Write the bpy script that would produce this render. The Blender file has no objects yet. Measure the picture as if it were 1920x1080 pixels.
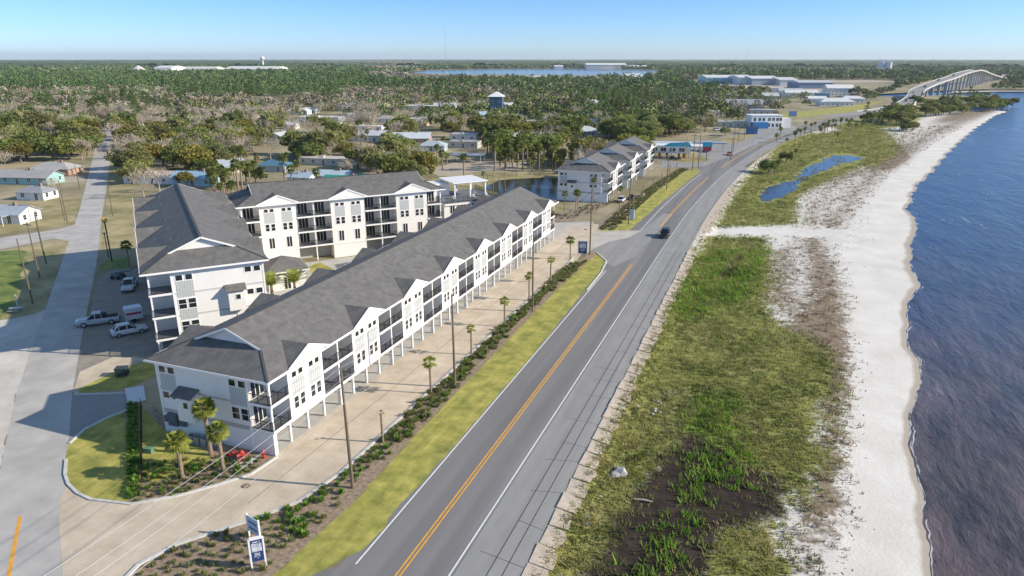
import bpy, bmesh, math, random, bisect
import numpy as np
from mathutils import Vector, Matrix
from mathutils.geometry import tessellate_polygon
R = math.radians
random.seed(7); NR = np.random.default_rng(11)
S = bpy.context.scene; COL = S.collection

# ------------------------------------------------------------------ camera, sky, sun, exposure
F_, HZ, CH = 1300., 110, 40.
PIT = math.atan((540-HZ)/F_); cp, sp = math.cos(PIT), math.sin(PIT)
YAW = math.atan((1475-960)/math.hypot(F_, 540-HZ)); cy_, sy_ = math.cos(YAW), math.sin(YAW)
cam = bpy.data.cameras.new('camera'); co = bpy.data.objects.new('camera', cam); COL.objects.link(co)
cam.sensor_width = 36; cam.lens = F_/1920*36; cam.clip_end = 60000; cam.clip_start = 0.5
co.location = (0, 0, CH); co.rotation_euler = (math.pi/2-PIT, 0, YAW)
S.camera = co
SUN_EL = 27; SX, SY = 0.975, 0.222
w = bpy.data.worlds.new('World'); S.world = w; w.use_nodes = True
nt = w.node_tree; sky = nt.nodes.new('ShaderNodeTexSky'); sky.sky_type = 'NISHITA'; sky.sun_disc = False
sky.sun_elevation = R(SUN_EL); sky.sun_rotation = math.atan2(SX, SY)
sky.air_density = 1.0; sky.dust_density = 0.0; sky.ozone_density = 3.0; sky.altitude = 0
_tc = nt.nodes.new('ShaderNodeTexCoord'); _sx = nt.nodes.new('ShaderNodeSeparateXYZ'); nt.links.new(_tc.outputs['Generated'], _sx.inputs[0])
_rp = nt.nodes.new('ShaderNodeValToRGB'); _e = _rp.color_ramp.elements; _e[0].position = 0; _e[0].color = (.47, .66, 1.08, 1); _e[1].position = .09; _e[1].color = (.33, .55, .97, 1); _q = _e.new(.45); _q.color = (1.0, .93, .84, 1)
_mx = nt.nodes.new('ShaderNodeMix'); _mx.data_type = 'RGBA'; _mx.blend_type = 'MULTIPLY'; _mx.inputs[0].default_value = 1
nt.links.new(_sx.outputs[2], _rp.inputs[0]); nt.links.new(sky.outputs[0], _mx.inputs[6]); nt.links.new(_rp.outputs[0], _mx.inputs[7]); nt.links.new(_mx.outputs[2], nt.nodes['Background'].inputs[0]); nt.nodes['Background'].inputs[1].default_value = 0.15
sl = bpy.data.lights.new('sun', 'SUN'); sl.energy = 4.7; sl.angle = R(0.6); sl.color = (1, .90, .755)
so = bpy.data.objects.new('sun', sl); COL.objects.link(so)
d = Vector((SX*math.cos(R(SUN_EL)), SY*math.cos(R(SUN_EL)), math.sin(R(SUN_EL))))
so.rotation_euler = d.to_track_quat('Z', 'Y').to_euler(); so.location = (60, 0, 120)
S.view_settings.view_transform = 'Standard'; S.view_settings.look = 'None'
S.view_settings.exposure = 0.38; S.view_settings.gamma = 1

# ------------------------------------------------------------------ survey helpers: photo ray -> place on a level plane
def G(x, y, z=0.):
    v = y-540; fw = F_*cp-v*sp; dn = F_*sp+v*cp; t = (CH-z)/dn; D = fw*t; X = (x-960)*t
    return Vector((X*cy_-D*sy_, X*sy_+D*cy_, z))
def PX(X, Y, z=0.):
    r = X*cy_+Y*sy_; D = -X*sy_+Y*cy_; dn = CH-z; q = D*cp+dn*sp
    return (960+F_*r/q, 540+F_*(dn*cp-D*sp)/q) if q > 1 else (-9999, 9999)
def CW(x, D, z=0.): return Vector((x*cy_-D*sy_, x*sy_+D*cy_, z))

# ------------------------------------------------------------------ materials
def mat(name, col, rough=.8, noise=0, scale=1., col2=None, metal=0, bump=0, bscale=None, vary=0, spec=None, coord='Object', stretch=None, detail=4):
    m = bpy.data.materials.new(name); m.use_nodes = True; n = m.node_tree.nodes; l = m.node_tree.links
    b = n['Principled BSDF']; b.inputs['Roughness'].default_value = rough; b.inputs['Metallic'].default_value = metal
    if spec is not None: b.inputs['Specular IOR Level'].default_value = spec
    c = (*col, 1); b.inputs['Base Color'].default_value = c
    tc = n.new('ShaderNodeTexCoord'); out = None
    vec = tc.outputs[coord]
    if stretch:
        mp = n.new('ShaderNodeMapping'); mp.inputs['Scale'].default_value = stretch; l.new(vec, mp.inputs[0]); vec = mp.outputs[0]
    if noise or col2:
        t = n.new('ShaderNodeTexNoise'); t.inputs['Scale'].default_value = scale; t.inputs['Detail'].default_value = detail; t.inputs['Roughness'].default_value = .65
        l.new(vec, t.inputs['Vector'])
        r = n.new('ShaderNodeValToRGB'); r.color_ramp.elements[0].position = .35; r.color_ramp.elements[1].position = .65
        k = 1-noise; c2 = col2 or tuple(min(1, x*(1+noise)) for x in col)
        r.color_ramp.elements[0].color = (*(x*k for x in col), 1); r.color_ramp.elements[1].color = (*c2, 1)
        l.new(t.outputs[0], r.inputs[0]); out = r.outputs[0]
    if vary:
        oi = n.new('ShaderNodeObjectInfo'); h = n.new('ShaderNodeHueSaturation')
        mr = n.new('ShaderNodeMapRange'); mr.inputs[3].default_value = 1-vary; mr.inputs[4].default_value = 1+vary
        l.new(oi.outputs['Random'], mr.inputs[0]); l.new(mr.outputs[0], h.inputs['Value'])
        m2 = n.new('ShaderNodeMath'); m2.operation = 'MULTIPLY'; m2.inputs[1].default_value = 17.3; l.new(oi.outputs['Random'], m2.inputs[0])
        fr = n.new('ShaderNodeMath'); fr.operation = 'FRACT'; l.new(m2.outputs[0], fr.inputs[0])
        mh = n.new('ShaderNodeMapRange'); mh.inputs[3].default_value = .5-vary*.07; mh.inputs[4].default_value = .5+vary*.05
        l.new(fr.outputs[0], mh.inputs[0]); l.new(mh.outputs[0], h.inputs['Hue'])
        if out: l.new(out, h.inputs['Color'])
        else: h.inputs['Color'].default_value = c
        out = h.outputs[0]
    if out: l.new(out, b.inputs['Base Color'])
    if bump:
        t2 = n.new('ShaderNodeTexNoise'); t2.inputs['Scale'].default_value = bscale or scale*4; t2.inputs['Detail'].default_value = 5; l.new(vec, t2.inputs['Vector'])
        bp = n.new('ShaderNodeBump'); bp.inputs['Strength'].default_value = bump; bp.inputs['Distance'].default_value = .1
        l.new(t2.outputs[0], bp.inputs['Height']); l.new(bp.outputs[0], b.inputs['Normal'])
    return m
def leafmat(name, a, b_, scale=.5, vary=.25, trans=.38):
    m = mat(name, a, .7, noise=.25, scale=scale, col2=b_, vary=vary, spec=.2)
    n = m.node_tree.nodes; l = m.node_tree.links; b = n['Principled BSDF']; src = b.inputs['Base Color'].links[0].from_socket
    tr = n.new('ShaderNodeBsdfTranslucent'); mx = n.new('ShaderNodeMixShader'); mx.inputs[0].default_value = trans
    l.new(src, tr.inputs[0]); l.new(b.outputs[0], mx.inputs[1]); l.new(tr.outputs[0], mx.inputs[2]); l.new(mx.outputs[0], n['Material Output'].inputs[0])
    return m
M = {}
M['white'] = mat('white_siding', (.80, .775, .735), .6, noise=.03, scale=.6)
M['trim'] = mat('white_trim', (.85, .83, .80), .5)
M['panel'] = mat('grey_board_and_batten', (.50, .51, .50), .7, noise=.04, scale=2)
M['band'] = mat('taupe_band', (.45, .42, .41), .7)
M['recess'] = mat('pale_grey_siding', (.42, .42, .42), .7, noise=.03, scale=2)
M['glass'] = mat('dark_glass', (.02, .025, .03), .06, spec=.8)
M['rail'] = mat('black_metal_rail', (.015, .015, .018), .4)
M['deck'] = mat('grey_deck_boards', (.17, .18, .20), .7, noise=.15, scale=3)
M['concrete'] = mat('concrete', (.46, .45, .42), .85, noise=.1, scale=.5, detail=8)
M['white_conc'] = mat('pale_concrete_kerb', (.58, .57, .53), .8, noise=.12, scale=1.5)
def shingle():
    m = mat('grey_asphalt_shingles', (.148, .142, .135), .9, noise=.2, scale=.9, coord='Object', bump=.3, bscale=9, stretch=(1, 1, 1), detail=9)
    n = m.node_tree.nodes; l = m.node_tree.links; b = n['Principled BSDF']; src = b.inputs['Base Color'].links[0].from_socket
    br = n.new('ShaderNodeTexBrick'); br.inputs['Scale'].default_value = 1; br.inputs['Brick Width'].default_value = .9; br.inputs['Row Height'].default_value = .28
    br.inputs['Mortar Size'].default_value = .02; br.inputs['Color1'].default_value = (.9, .9, .9, 1); br.inputs['Color2'].default_value = (1.08, 1.08, 1.08, 1); br.inputs['Mortar'].default_value = (.8, .8, .8, 1)
    tc = n.new('ShaderNodeTexCoord'); sx = n.new('ShaderNodeSeparateXYZ'); l.new(tc.outputs['Object'], sx.inputs[0])
    cb = n.new('ShaderNodeCombineXYZ'); l.new(sx.outputs['Y'], cb.inputs['X']); l.new(sx.outputs['X'], cb.inputs['Y'])
    l.new(cb.outputs[0], br.inputs['Vector'])
    mx = n.new('ShaderNodeMix'); mx.data_type = 'RGBA'; mx.blend_type = 'MULTIPLY'; mx.inputs[0].default_value = .8
    l.new(src, mx.inputs[6]); l.new(br.outputs[0], mx.inputs[7]); l.new(mx.outputs[2], b.inputs['Base Color'])
    return m
M['roof'] = shingle()
M['asphalt'] = mat('grey_asphalt', (.205, .197, .192), .85, noise=.1, scale=.25, coord='Object', stretch=(1, .12, 1), bump=.15, bscale=14, detail=8)
def streak(m, sc, st, lo, hi):
    n = m.node_tree.nodes; l = m.node_tree.links; b = n['Principled BSDF']; src = b.inputs['Base Color'].links[0].from_socket
    tc = n.new('ShaderNodeTexCoord'); mp = n.new('ShaderNodeMapping'); mp.inputs['Scale'].default_value = st; t = n.new('ShaderNodeTexNoise'); t.inputs['Scale'].default_value = sc; t.inputs['Detail'].default_value = 6
    r = n.new('ShaderNodeMapRange'); r.inputs[1].default_value = .3; r.inputs[2].default_value = .7; r.inputs[3].default_value = lo; r.inputs[4].default_value = hi
    mx = n.new('ShaderNodeMix'); mx.data_type = 'RGBA'; mx.blend_type = 'MULTIPLY'; mx.inputs[0].default_value = 1
    l.new(tc.outputs['Object'], mp.inputs[0]); l.new(mp.outputs[0], t.inputs[0]); l.new(t.outputs[0], r.inputs[0]); l.new(src, mx.inputs[6]); l.new(r.outputs[0], mx.inputs[7]); l.new(mx.outputs[2], b.inputs['Base Color'])
streak(M['asphalt'], .75, (1, .012, 1), .84, 1.18)
M['shoulder'] = mat('pale_shoulder_asphalt', (.30, .29, .275), .9, noise=.07, scale=.5, stretch=(1, .3, 1), detail=8)
streak(M['shoulder'], .9, (1, .02, 1), .88, 1.1)
M['oldasphalt'] = mat('bleached_street_asphalt', (.47, .445, .41), .9, noise=.1, scale=.22, detail=8)
M['yellow'] = mat('yellow_road_paint', (.75, .38, .06), .7, noise=.12, scale=2)
M['wline'] = mat('white_road_paint', (.75, .75, .73), .7, noise=.1, scale=2)
M['gravel'] = mat('tan_gravel_drive', (.56, .46, .34), .95, noise=.10, scale=.35, col2=(.66, .56, .43), bump=.4, bscale=10, detail=10)
M['parking'] = mat('brown_gravel_lot', (.30, .265, .22), .95, noise=.15, scale=.5, bump=.3, bscale=9, detail=9)
M['apron'] = mat('pale_sandy_apron', (.58, .53, .46), .95, noise=.15, scale=.2, col2=(.66, .62, .56), detail=9)
M['mulch'] = mat('brown_mulch', (.27, .19, .13), 1, noise=.3, scale=2.5, col2=(.42, .32, .225), bump=.6, bscale=12, detail=8)
M['lawn'] = mat('mown_yellow_green_lawn', (.26, .28, .05), .95, noise=.2, scale=.45, col2=(.50, .44, .105), bump=.5, bscale=14, detail=10)
M['lawn2'] = mat('green_lawn', (.12, .20, .035), .95, noise=.3, scale=.2, col2=(.25, .29, .06), bump=.5, bscale=14, detail=9)
M['drygrass'] = mat('dry_yard_grass', (.27, .25, .085), .95, noise=.3, scale=.12, col2=(.47, .38, .20), bump=.4, bscale=8, detail=10)
M['sandlot'] = mat('pale_sand_lot', (.52, .45, .36), .95, noise=.15, scale=.08, col2=(.42, .36, .26), detail=9)
M['wood'] = mat('weathered_pole_wood', (.16, .125, .085), .9, noise=.2, scale=1, stretch=(6, 6, .6))
M['bark'] = mat('grey_brown_bark', (.20, .165, .13), .95, noise=.25, scale=2)
M['palmtrunk'] = mat('palm_trunk_fibre', (.30, .225, .155), .95, noise=.35, scale=5, stretch=(1, 1, 3), bump=.8, bscale=12)
M['oak3'] = leafmat('golden_green_leaves', (.20, .21, .04), (.42, .38, .10), .35, .25)
M['palmleaf'] = leafmat('palm_frond', (.14, .20, .045), (.31, .34, .09), .8, .2)
M['palmpale'] = leafmat('young_palm_frond', (.24, .32, .055), (.44, .46, .11), .8, .15)
M['oak'] = leafmat('live_oak_leaves', (.15, .20, .05), (.34, .38, .11), .35, .3)
M['oak2'] = leafmat('olive_oak_leaves', (.22, .235, .075), (.42, .41, .16), .35, .3)
M['pine'] = leafmat('pine_needles', (.09, .165, .04), (.21, .30, .08), .4, .25)
M['twig'] = mat('bare_grey_twigs', (.42, .35, .27), .95, noise=.2, scale=.6, col2=(.56, .48, .38), vary=.2)
M['shrubA'] = leafmat('bed_shrub_leaves', (.19, .25, .065), (.36, .37, .15), 2, .25)
M['shrubB'] = leafmat('bright_green_shrub_leaves', (.14, .28, .04), (.26, .42, .075), 2, .2)
M['rock'] = mat('pale_rubble', (.42, .40, .37), .9, noise=.2, scale=2)
M['slab'] = mat('weathered_concrete_slab', (.47, .40, .32), .95, noise=.2, scale=.8, detail=8)
M['black'] = mat('black_rubber', (.015, .015, .015), .8)
M['steel'] = mat('galvanised_steel', (.45, .46, .47), .4, metal=.6)
M['dgrey'] = mat('dark_grey_metal', (.12, .13, .14), .5)
streak(M['gravel'], .45, (1, .07, 1), .9, 1.06); streak(M['lawn'], 1.3, (1, .05, 1), .84, 1.14); streak(M['oldasphalt'], .3, (1, 1, 1), .85, 1.1)
def cm(name, c, rough=.5, **k):
    if name not in M: M[name] = mat(name, c, rough, **k)
    return M[name]

# ------------------------------------------------------------------ mesh helpers
class MB:
    def __init__(s): s.v = []; s.f = []; s.T = None
    def _a(s, vs, fs):
        o = len(s.v); s.v += [tuple(x) for x in vs]; s.f += [tuple(i+o for i in f) for f in fs]; return s
    def box(s, x0, x1, y0, y1, z0, z1):
        return s._a([(x, y, z) for z in (z0, z1) for y in (y0, y1) for x in (x0, x1)],
                    [(0, 2, 3, 1), (4, 5, 7, 6), (0, 1, 5, 4), (2, 6, 7, 3), (0, 4, 6, 2), (1, 3, 7, 5)])
    def poly(s, *p): return s._a(p, [tuple(range(len(p)))])
    def prism(s, pts, axis, a, b):
        # pts 2D polygon extruded along axis between a and b
        def mk(p, t): return {'x': (t, p[0], p[1]), 'y': (p[0], t, p[1]), 'z': (p[0], p[1], t)}[axis]
        n = len(pts); vs = [mk(p, a) for p in pts]+[mk(p, b) for p in pts]
        return s._a(vs, [tuple(range(n))[::-1], tuple(range(n, 2*n))]+[(i, (i+1) % n, n+(i+1) % n, n+i) for i in range(n)])
    def tube(s, pts, rad, n=6, cap=True):
        pts = [Vector(p) for p in pts]; rad = rad if isinstance(rad, (list, tuple)) else [rad]*len(pts); vs = []
        for i, p in enumerate(pts):
            t = (pts[min(i+1, len(pts)-1)]-pts[max(i-1, 0)]).normalized()
            a = Vector((1, 0, 0)) if abs(t.x) < .8 else Vector((0, 1, 0)); u = t.cross(a).normalized(); q = t.cross(u)
            vs += [p+(u*math.cos(2*math.pi*k/n)+q*math.sin(2*math.pi*k/n))*rad[i] for k in range(n)]
        fs = [(i*n+k, i*n+(k+1) % n, (i+1)*n+(k+1) % n, (i+1)*n+k) for i in range(len(pts)-1) for k in range(n)]
        if cap: fs += [tuple(range(n))[::-1], tuple(range((len(pts)-1)*n, len(pts)*n))]
        return s._a(vs, fs)
    def bar(s, a, b, w, h):
        a = Vector(a); b = Vector(b); t = (b-a).normalized(); u = t.cross(Vector((0, 0, 1)))
        u = u.normalized() if u.length > 1e-4 else Vector((1, 0, 0)); q = u.cross(t)
        vs = [p+u*i*w/2+q*j*h/2 for p in (a, b) for i, j in ((-1, -1), (1, -1), (1, 1), (-1, 1))]
        return s._a(vs, [(3, 2, 1, 0), (4, 5, 6, 7)]+[(i, (i+1) % 4, 4+(i+1) % 4, 4+i) for i in range(4)])
    def mesh(s, name, m):
        me = bpy.data.meshes.new(name); me.from_pydata(s.v, [], s.f); me.materials.append(m)
        bm = bmesh.new(); bm.from_mesh(me); bmesh.ops.recalc_face_normals(bm, faces=bm.faces); bm.to_mesh(me); bm.free()
        return me
    def build(s, name, m, parent=None, loc=None):
        o = bpy.data.objects.new(name, s.mesh(name, m)); COL.objects.link(o)
        if parent: o.parent = parent
        if loc: o.location = loc
        return o
def tag(o, label=None, cat=None, group=None, kind=None):
    if label: o['label'] = label
    if cat: o['category'] = cat
    if group: o['group'] = group
    if kind: o['kind'] = kind
    return o
def thing(name, label, cat, loc=(0, 0, 0), rz=0, group=None, sc=1):
    o = bpy.data.objects.new(name, None); COL.objects.link(o); o.location = loc; o.rotation_euler = (0, 0, rz); o.scale = (sc, sc, sc)
    o.empty_display_size = .2
    return tag(o, label, cat, group)
def children(o): return [c for c in KIDS.get(o.name, [])]
KIDS = {}
def index_kids():
    KIDS.clear()
    for o in COL.objects:
        if o.parent: KIDS.setdefault(o.parent.name, []).append(o)
def copy_tree(o, parent=None, label=None):
    c = o.copy(); COL.objects.link(c)
    if parent: c.parent = parent
    if label: c['label'] = label
    kids = KIDS.get(o.name, [])
    if kids: KIDS[c.name] = [copy_tree(k, c) for k in kids]
    return c
def quadmesh(name, V, Fc, m, cols=None):
    V = np.asarray(V, np.float32).reshape(-1, 3); Fc = np.asarray(Fc, np.int32); k = Fc.shape[1]
    me = bpy.data.meshes.new(name); me.vertices.add(len(V)); me.vertices.foreach_set('co', V.ravel())
    me.loops.add(Fc.size); me.loops.foreach_set('vertex_index', Fc.ravel())
    me.polygons.add(len(Fc)); me.polygons.foreach_set('loop_start', np.arange(len(Fc), dtype=np.int32)*k)
    try: me.polygons.foreach_set('loop_total', np.full(len(Fc), k, np.int32))
    except Exception: pass
    if cols is not None:
        a = me.color_attributes.new('cover', 'FLOAT_COLOR', 'POINT'); a.data.foreach_set('color', np.asarray(cols, np.float32).ravel())
    me.update(calc_edges=True); me.validate(); me.materials.append(m); return me
def obj(name, me, parent=None, loc=None):
    o = bpy.data.objects.new(name, me); COL.objects.link(o)
    if parent: o.parent = parent
    if loc: o.location = loc
    return o
def sheet(name, pts, z, m, kind='structure', rough=0, step=2., seed=1):
    """flat ground sheet; outline given as world points; optional natural irregular outline"""
    P = [Vector((p[0], p[1], 0)) for p in pts]
    if rough:
        rr = random.Random(seed); Q = []
        for i, a in enumerate(P):
            b = P[(i+1) % len(P)]; n = max(1, int((b-a).length/step))
            nrm = Vector((-(b-a).y, (b-a).x, 0)).normalized() if (b-a).length else Vector((0, 0, 0))
            for k in range(n): Q.append(a.lerp(b, k/n)+nrm*rr.uniform(-rough, rough))
        P = Q
    tri = tessellate_polygon([P]); me = bpy.data.meshes.new(name)
    me.from_pydata([(p.x, p.y, z) for p in P], [], [tuple(t) for t in tri]); me.materials.append(m)
    bm = bmesh.new(); bm.from_mesh(me)
    for f in bm.faces:
        if f.normal.z < 0: f.normal_flip()
    bm.to_mesh(me); bm.free()
    o = bpy.data.objects.new(name, me); COL.objects.link(o); return tag(o, kind=kind)
def gp(*px, z=0.): return [G(x, y, z) for x, y in px]
def inpoly(x, y, P):
    c = False; j = len(P)-1
    for i in range(len(P)):
        xi, yi = P[i][0], P[i][1]; xj, yj = P[j][0], P[j][1]
        if (yi > y) != (yj > y) and x < (xj-xi)*(y-yi)/(yj-yi)+xi: c = not c
        j = i
    return c
def lerp_tab(tab, y):
    if y <= tab[0][0]: return tab[0][1]
    i = bisect.bisect_left(tab, (y,))
    if i >= len(tab): return tab[-1][1]
    (a, p), (b, q) = tab[i-1], tab[i]; return p+(q-p)*(y-a)/(b-a)

# ------------------------------------------------------------------ highway centre line and shore line
RC = [(-80, -25), (150, -25), (190, -24.8), (250, -22), (300, -17), (372, -7), (438, 8), (547, 41), (660, 82)]
def smooth_line(tab, step=6):
    ys = np.arange(tab[0][0], tab[-1][0]+.1, step); xs = np.interp(ys, [t[0] for t in tab], [t[1] for t in tab])
    k = np.hanning(13); k /= k.sum(); xp = np.pad(xs, 6, mode='edge')
    xp[:6] = xs[0]; xp[-6:] = xs[-1]+(xs[-1]-xs[-2])*np.arange(1, 7); xs = np.convolve(xp, k, 'valid'); return ys, xs
RY, RX = smooth_line(RC)
def roadx(y): return float(np.interp(y, RY, RX))
def road_pt(i, off):
    dx = (RX[min(i+1, len(RX)-1)]-RX[max(i-1, 0)]); dy = RY[min(i+1, len(RY)-1)]-RY[max(i-1, 0)]; L = math.hypot(dx, dy)
    return (RX[i]+dy/L*off, RY[i]-dx/L*off)
def ribbon(name, i0, i1, o0, o1, z, m, kind='structure'):
    mb = MB()
    A = [(*road_pt(i, o0), z) for i in range(i0, i1)]; B = [(*road_pt(i, o1), z) for i in range(i0, i1)]; n = len(A)
    mb._a(A+B, [(k, n+k, n+k+1, k+1) for k in range(n-1)])
    return tag(mb.build(name, m), kind=kind)
SHpx = [(1745, 1075), (1742, 1000), (1728, 920), (1700, 850), (1712, 770), (1725, 680), (1700, 640), (1697, 590), (1722, 530), (1705, 490), (1712, 440), (1722, 420), (1700, 395), (1716, 350), (1745, 325), (1775, 290), (1800, 265), (1830, 240), (1870, 215), (1915, 201)]
SH = [(p.y, p.x) for p in (G(x, y, -1.2) for x, y in SHpx)]
SH = [(-80, 12), (20, 13)]+SH; SH.sort()
_yy = np.concatenate([np.arange(-80, 120, .8), np.arange(120, 300, 1.5), np.arange(300, 800, 4)]); _xx = np.interp(_yy, [a for a, b in SH], [b for a, b in SH]); _rr = np.random.default_rng(4)
_sc = 1+np.clip(_yy-100, 0, 600)*.006
SH = [(float(a), float(b+s_*(.28*math.sin(a*.27)+.13*math.sin(a*.83+1)+.06*math.sin(a*2.9)+_rr.normal()*.06))) for a, b, s_ in zip(_yy, _xx, _sc)]
INpx = [(1562, 1080), (1560, 1000), (1555, 930), (1572, 800), (1583, 690), (1568, 600), (1568, 540), (1560, 480), (1590, 430), (1640, 350), (1700, 300), (1760, 262), (1800, 240), (1860, 212), (1895, 200)]
INN = sorted([(p.y, p.x) for p in (G(x, y, -.8) for x, y in INpx)]+[(-80, 6), (20, 7)])

# ------------------------------------------------------------------ cover of the shore flat
POLY = {}
def pz(k, *px): POLY.setdefault(k, []).append([(p.x, p.y) for p in (G(x, y, -.7) for x, y in px)])
pz('green', (1325, 445), (1440, 442), (1452, 470), (1470, 520), (1440, 560), (1470, 610), (1560, 660), (1565, 760), (1545, 860), (1500, 950), (1460, 980), (1500, 1100), (1000, 1100), (1080, 870), (1150, 735), (1240, 565), (1300, 480))
pz('green', (1450, 262), (1560, 247), (1710, 242), (1690, 285), (1640, 310), (1560, 345), (1510, 375), (1500, 420), (1340, 426), (1370, 370), (1410, 320), (1440, 300))
pz('green', (1590, 252), (1705, 248), (1725, 222), (1765, 196), (1720, 192), (1640, 214), (1560, 238))
pz('mud', (1240, 850), (1300, 805), (1350, 835), (1410, 880), (1465, 900), (1478, 965), (1395, 985), (1345, 1000), (1330, 1100), (1090, 1100), (1140, 1010), (1170, 940))
pz('mud', (1243, 734), (1257, 732), (1256, 755), (1245, 756)); pz('mud', (1266, 732), (1276, 730), (1280, 745), (1270, 747)); pz('mud', (1245, 790), (1258, 788), (1256, 815), (1246, 812)); pz('mud', (1266, 812), (1280, 808), (1280, 835), (1268, 835)); pz('mud', (1300, 838), (1330, 828), (1338, 850), (1310, 852))
pz('ditch', (1345, 528), (1350, 514), (1386, 474), (1398, 473), (1392, 486), (1362, 528))
pz('brown', (1440, 470), (1490, 440), (1545, 445), (1572, 500), (1582, 560), (1592, 680), (1584, 800), (1572, 930), (1570, 1010), (1550, 1060), (1500, 1090), (1478, 1000), (1530, 900), (1535, 720), (1480, 610), (1430, 560))
pz('brown', (1500, 425), (1505, 370), (1560, 330), (1640, 300), (1700, 245), (1790, 210), (1870, 205), (1850, 216), (1760, 258), (1660, 330), (1600, 400), (1580, 430))
pz('green', (1660, 215), (1740, 185), (1830, 180), (1870, 190), (1840, 203), (1740, 215), (1700, 235))
pz('sandy', (1450, 440), (1530, 440), (1550, 500), (1545, 560), (1520, 600), (1460, 595), (1450, 520)); pz('sandy', (1500, 365), (1560, 335), (1620, 310), (1660, 320), (1610, 390), (1560, 430), (1500, 430))
pz('sandy', (1480, 985), (1530, 975), (1560, 1000), (1560, 1090), (1520, 1090), (1500, 1030)); pz('sandy', (1525, 760), (1540, 750), (1535, 800), (1527, 820)); pz('sandy', (1650, 240), (1780, 225), (1830, 212), (1800, 235), (1700, 290))
pz('bright', (1290, 600), (1400, 560), (1440, 470), (1340, 470), (1240, 590)); pz('bright', (1300, 760), (1370, 740), (1380, 820), (1330, 835), (1300, 800)); pz('bright', (1290, 850), (1390, 840), (1400, 900), (1330, 910), (1240, 1000), (1180, 1090), (1240, 1090), (1300, 980), (1290, 900))
pz('path', (1320, 428), (1400, 430), (1500, 434), (1600, 432), (1600, 442), (1500, 442), (1400, 437), (1320, 436))
pz('rubble', (1180, 790), (1240, 720), (1270, 760), (1220, 850), (1160, 950), (1090, 1050), (1050, 1040), (1100, 930), (1130, 860))
def soft(k, x, y, f=2.):
    best = 0
    for P in POLY.get(k, []):
        xs = [p[0] for p in P]; ys = [p[1] for p in P]
        if x < min(xs)-f or x > max(xs)+f or y < min(ys)-f or y > max(ys)+f: continue
        ins = inpoly(x, y, P); dd = 1e9; j = len(P)-1
        for i in range(len(P)):
            ax, ay = P[j]; bx, by = P[i]; j = i; ex, ey = bx-ax, by-ay; t = max(0, min(1, ((x-ax)*ex+(y-ay)*ey)/(ex*ex+ey*ey+1e-9)))
            dd = min(dd, math.hypot(x-ax-t*ex, y-ay-t*ey))
        v = .5+.5*min(1, dd/f)*(1 if ins else -1); best = max(best, v)
    return best
def flat_z(x, y):
    e = roadx(y)+9.6; t = x-e
    z = -.75*max(0, min(1, t/4.))
    ib = lerp_tab(INN, y); ss = lerp_tab(SH, y)
    if x > ib: z = -.75-.45*min(2.2, (x-ib)/max(1, ss-ib))
    return z
ys = []; y = 22.
while y < 700: ys.append(y); y += .55+max(0, y-60)*.012
NCX = 96; V = []; C = []
for yy in ys:
    e = roadx(yy)+9.2; ss = lerp_tab(SH, yy); ib = lerp_tab(INN, yy)
    ts = np.concatenate([np.linspace(e, ib, NCX-26), np.linspace(ib, ss, 17)[1:], ss+np.array([.8, 1.8, 3, 5, 8, 12, 18, 26, 40, 60])])
    for xx in ts:
        q = .35*math.sin(yy*.9+xx*.3)+.25*math.sin(yy*2.3+1); f = 1.6+yy*.012; x2 = xx+q; y2 = yy+q
        g = soft('green', x2, y2, f); b = soft('brown', x2, y2, f); mu = soft('mud', x2, y2, 1.3); sd = soft('sandy', x2, y2, f*1.4); pt = soft('path', x2, y2, .9+yy*.004)
        dt = soft('ditch', xx, yy, .5); mu = max(mu, dt); g = max(0, g-mu*.6); b *= (1-mu)
        br = soft('bright', x2, y2, f)
        if xx < e+2.0 and yy < 600: b = max(b, .45)
        g *= (1-.75*sd)*(1-pt); b *= (1-.6*sd)*(1-pt)
        b = min(1, b*1.05); V.append((xx, yy, flat_z(xx, yy))); C.append((g, b, mu, br))
nx = len(ts); ii = np.arange(len(ys)-1)[:, None]*nx+np.arange(nx-1)[None]; Fq = np.stack([ii, ii+1, ii+nx+1, ii+nx], -1).reshape(-1, 4)
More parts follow.
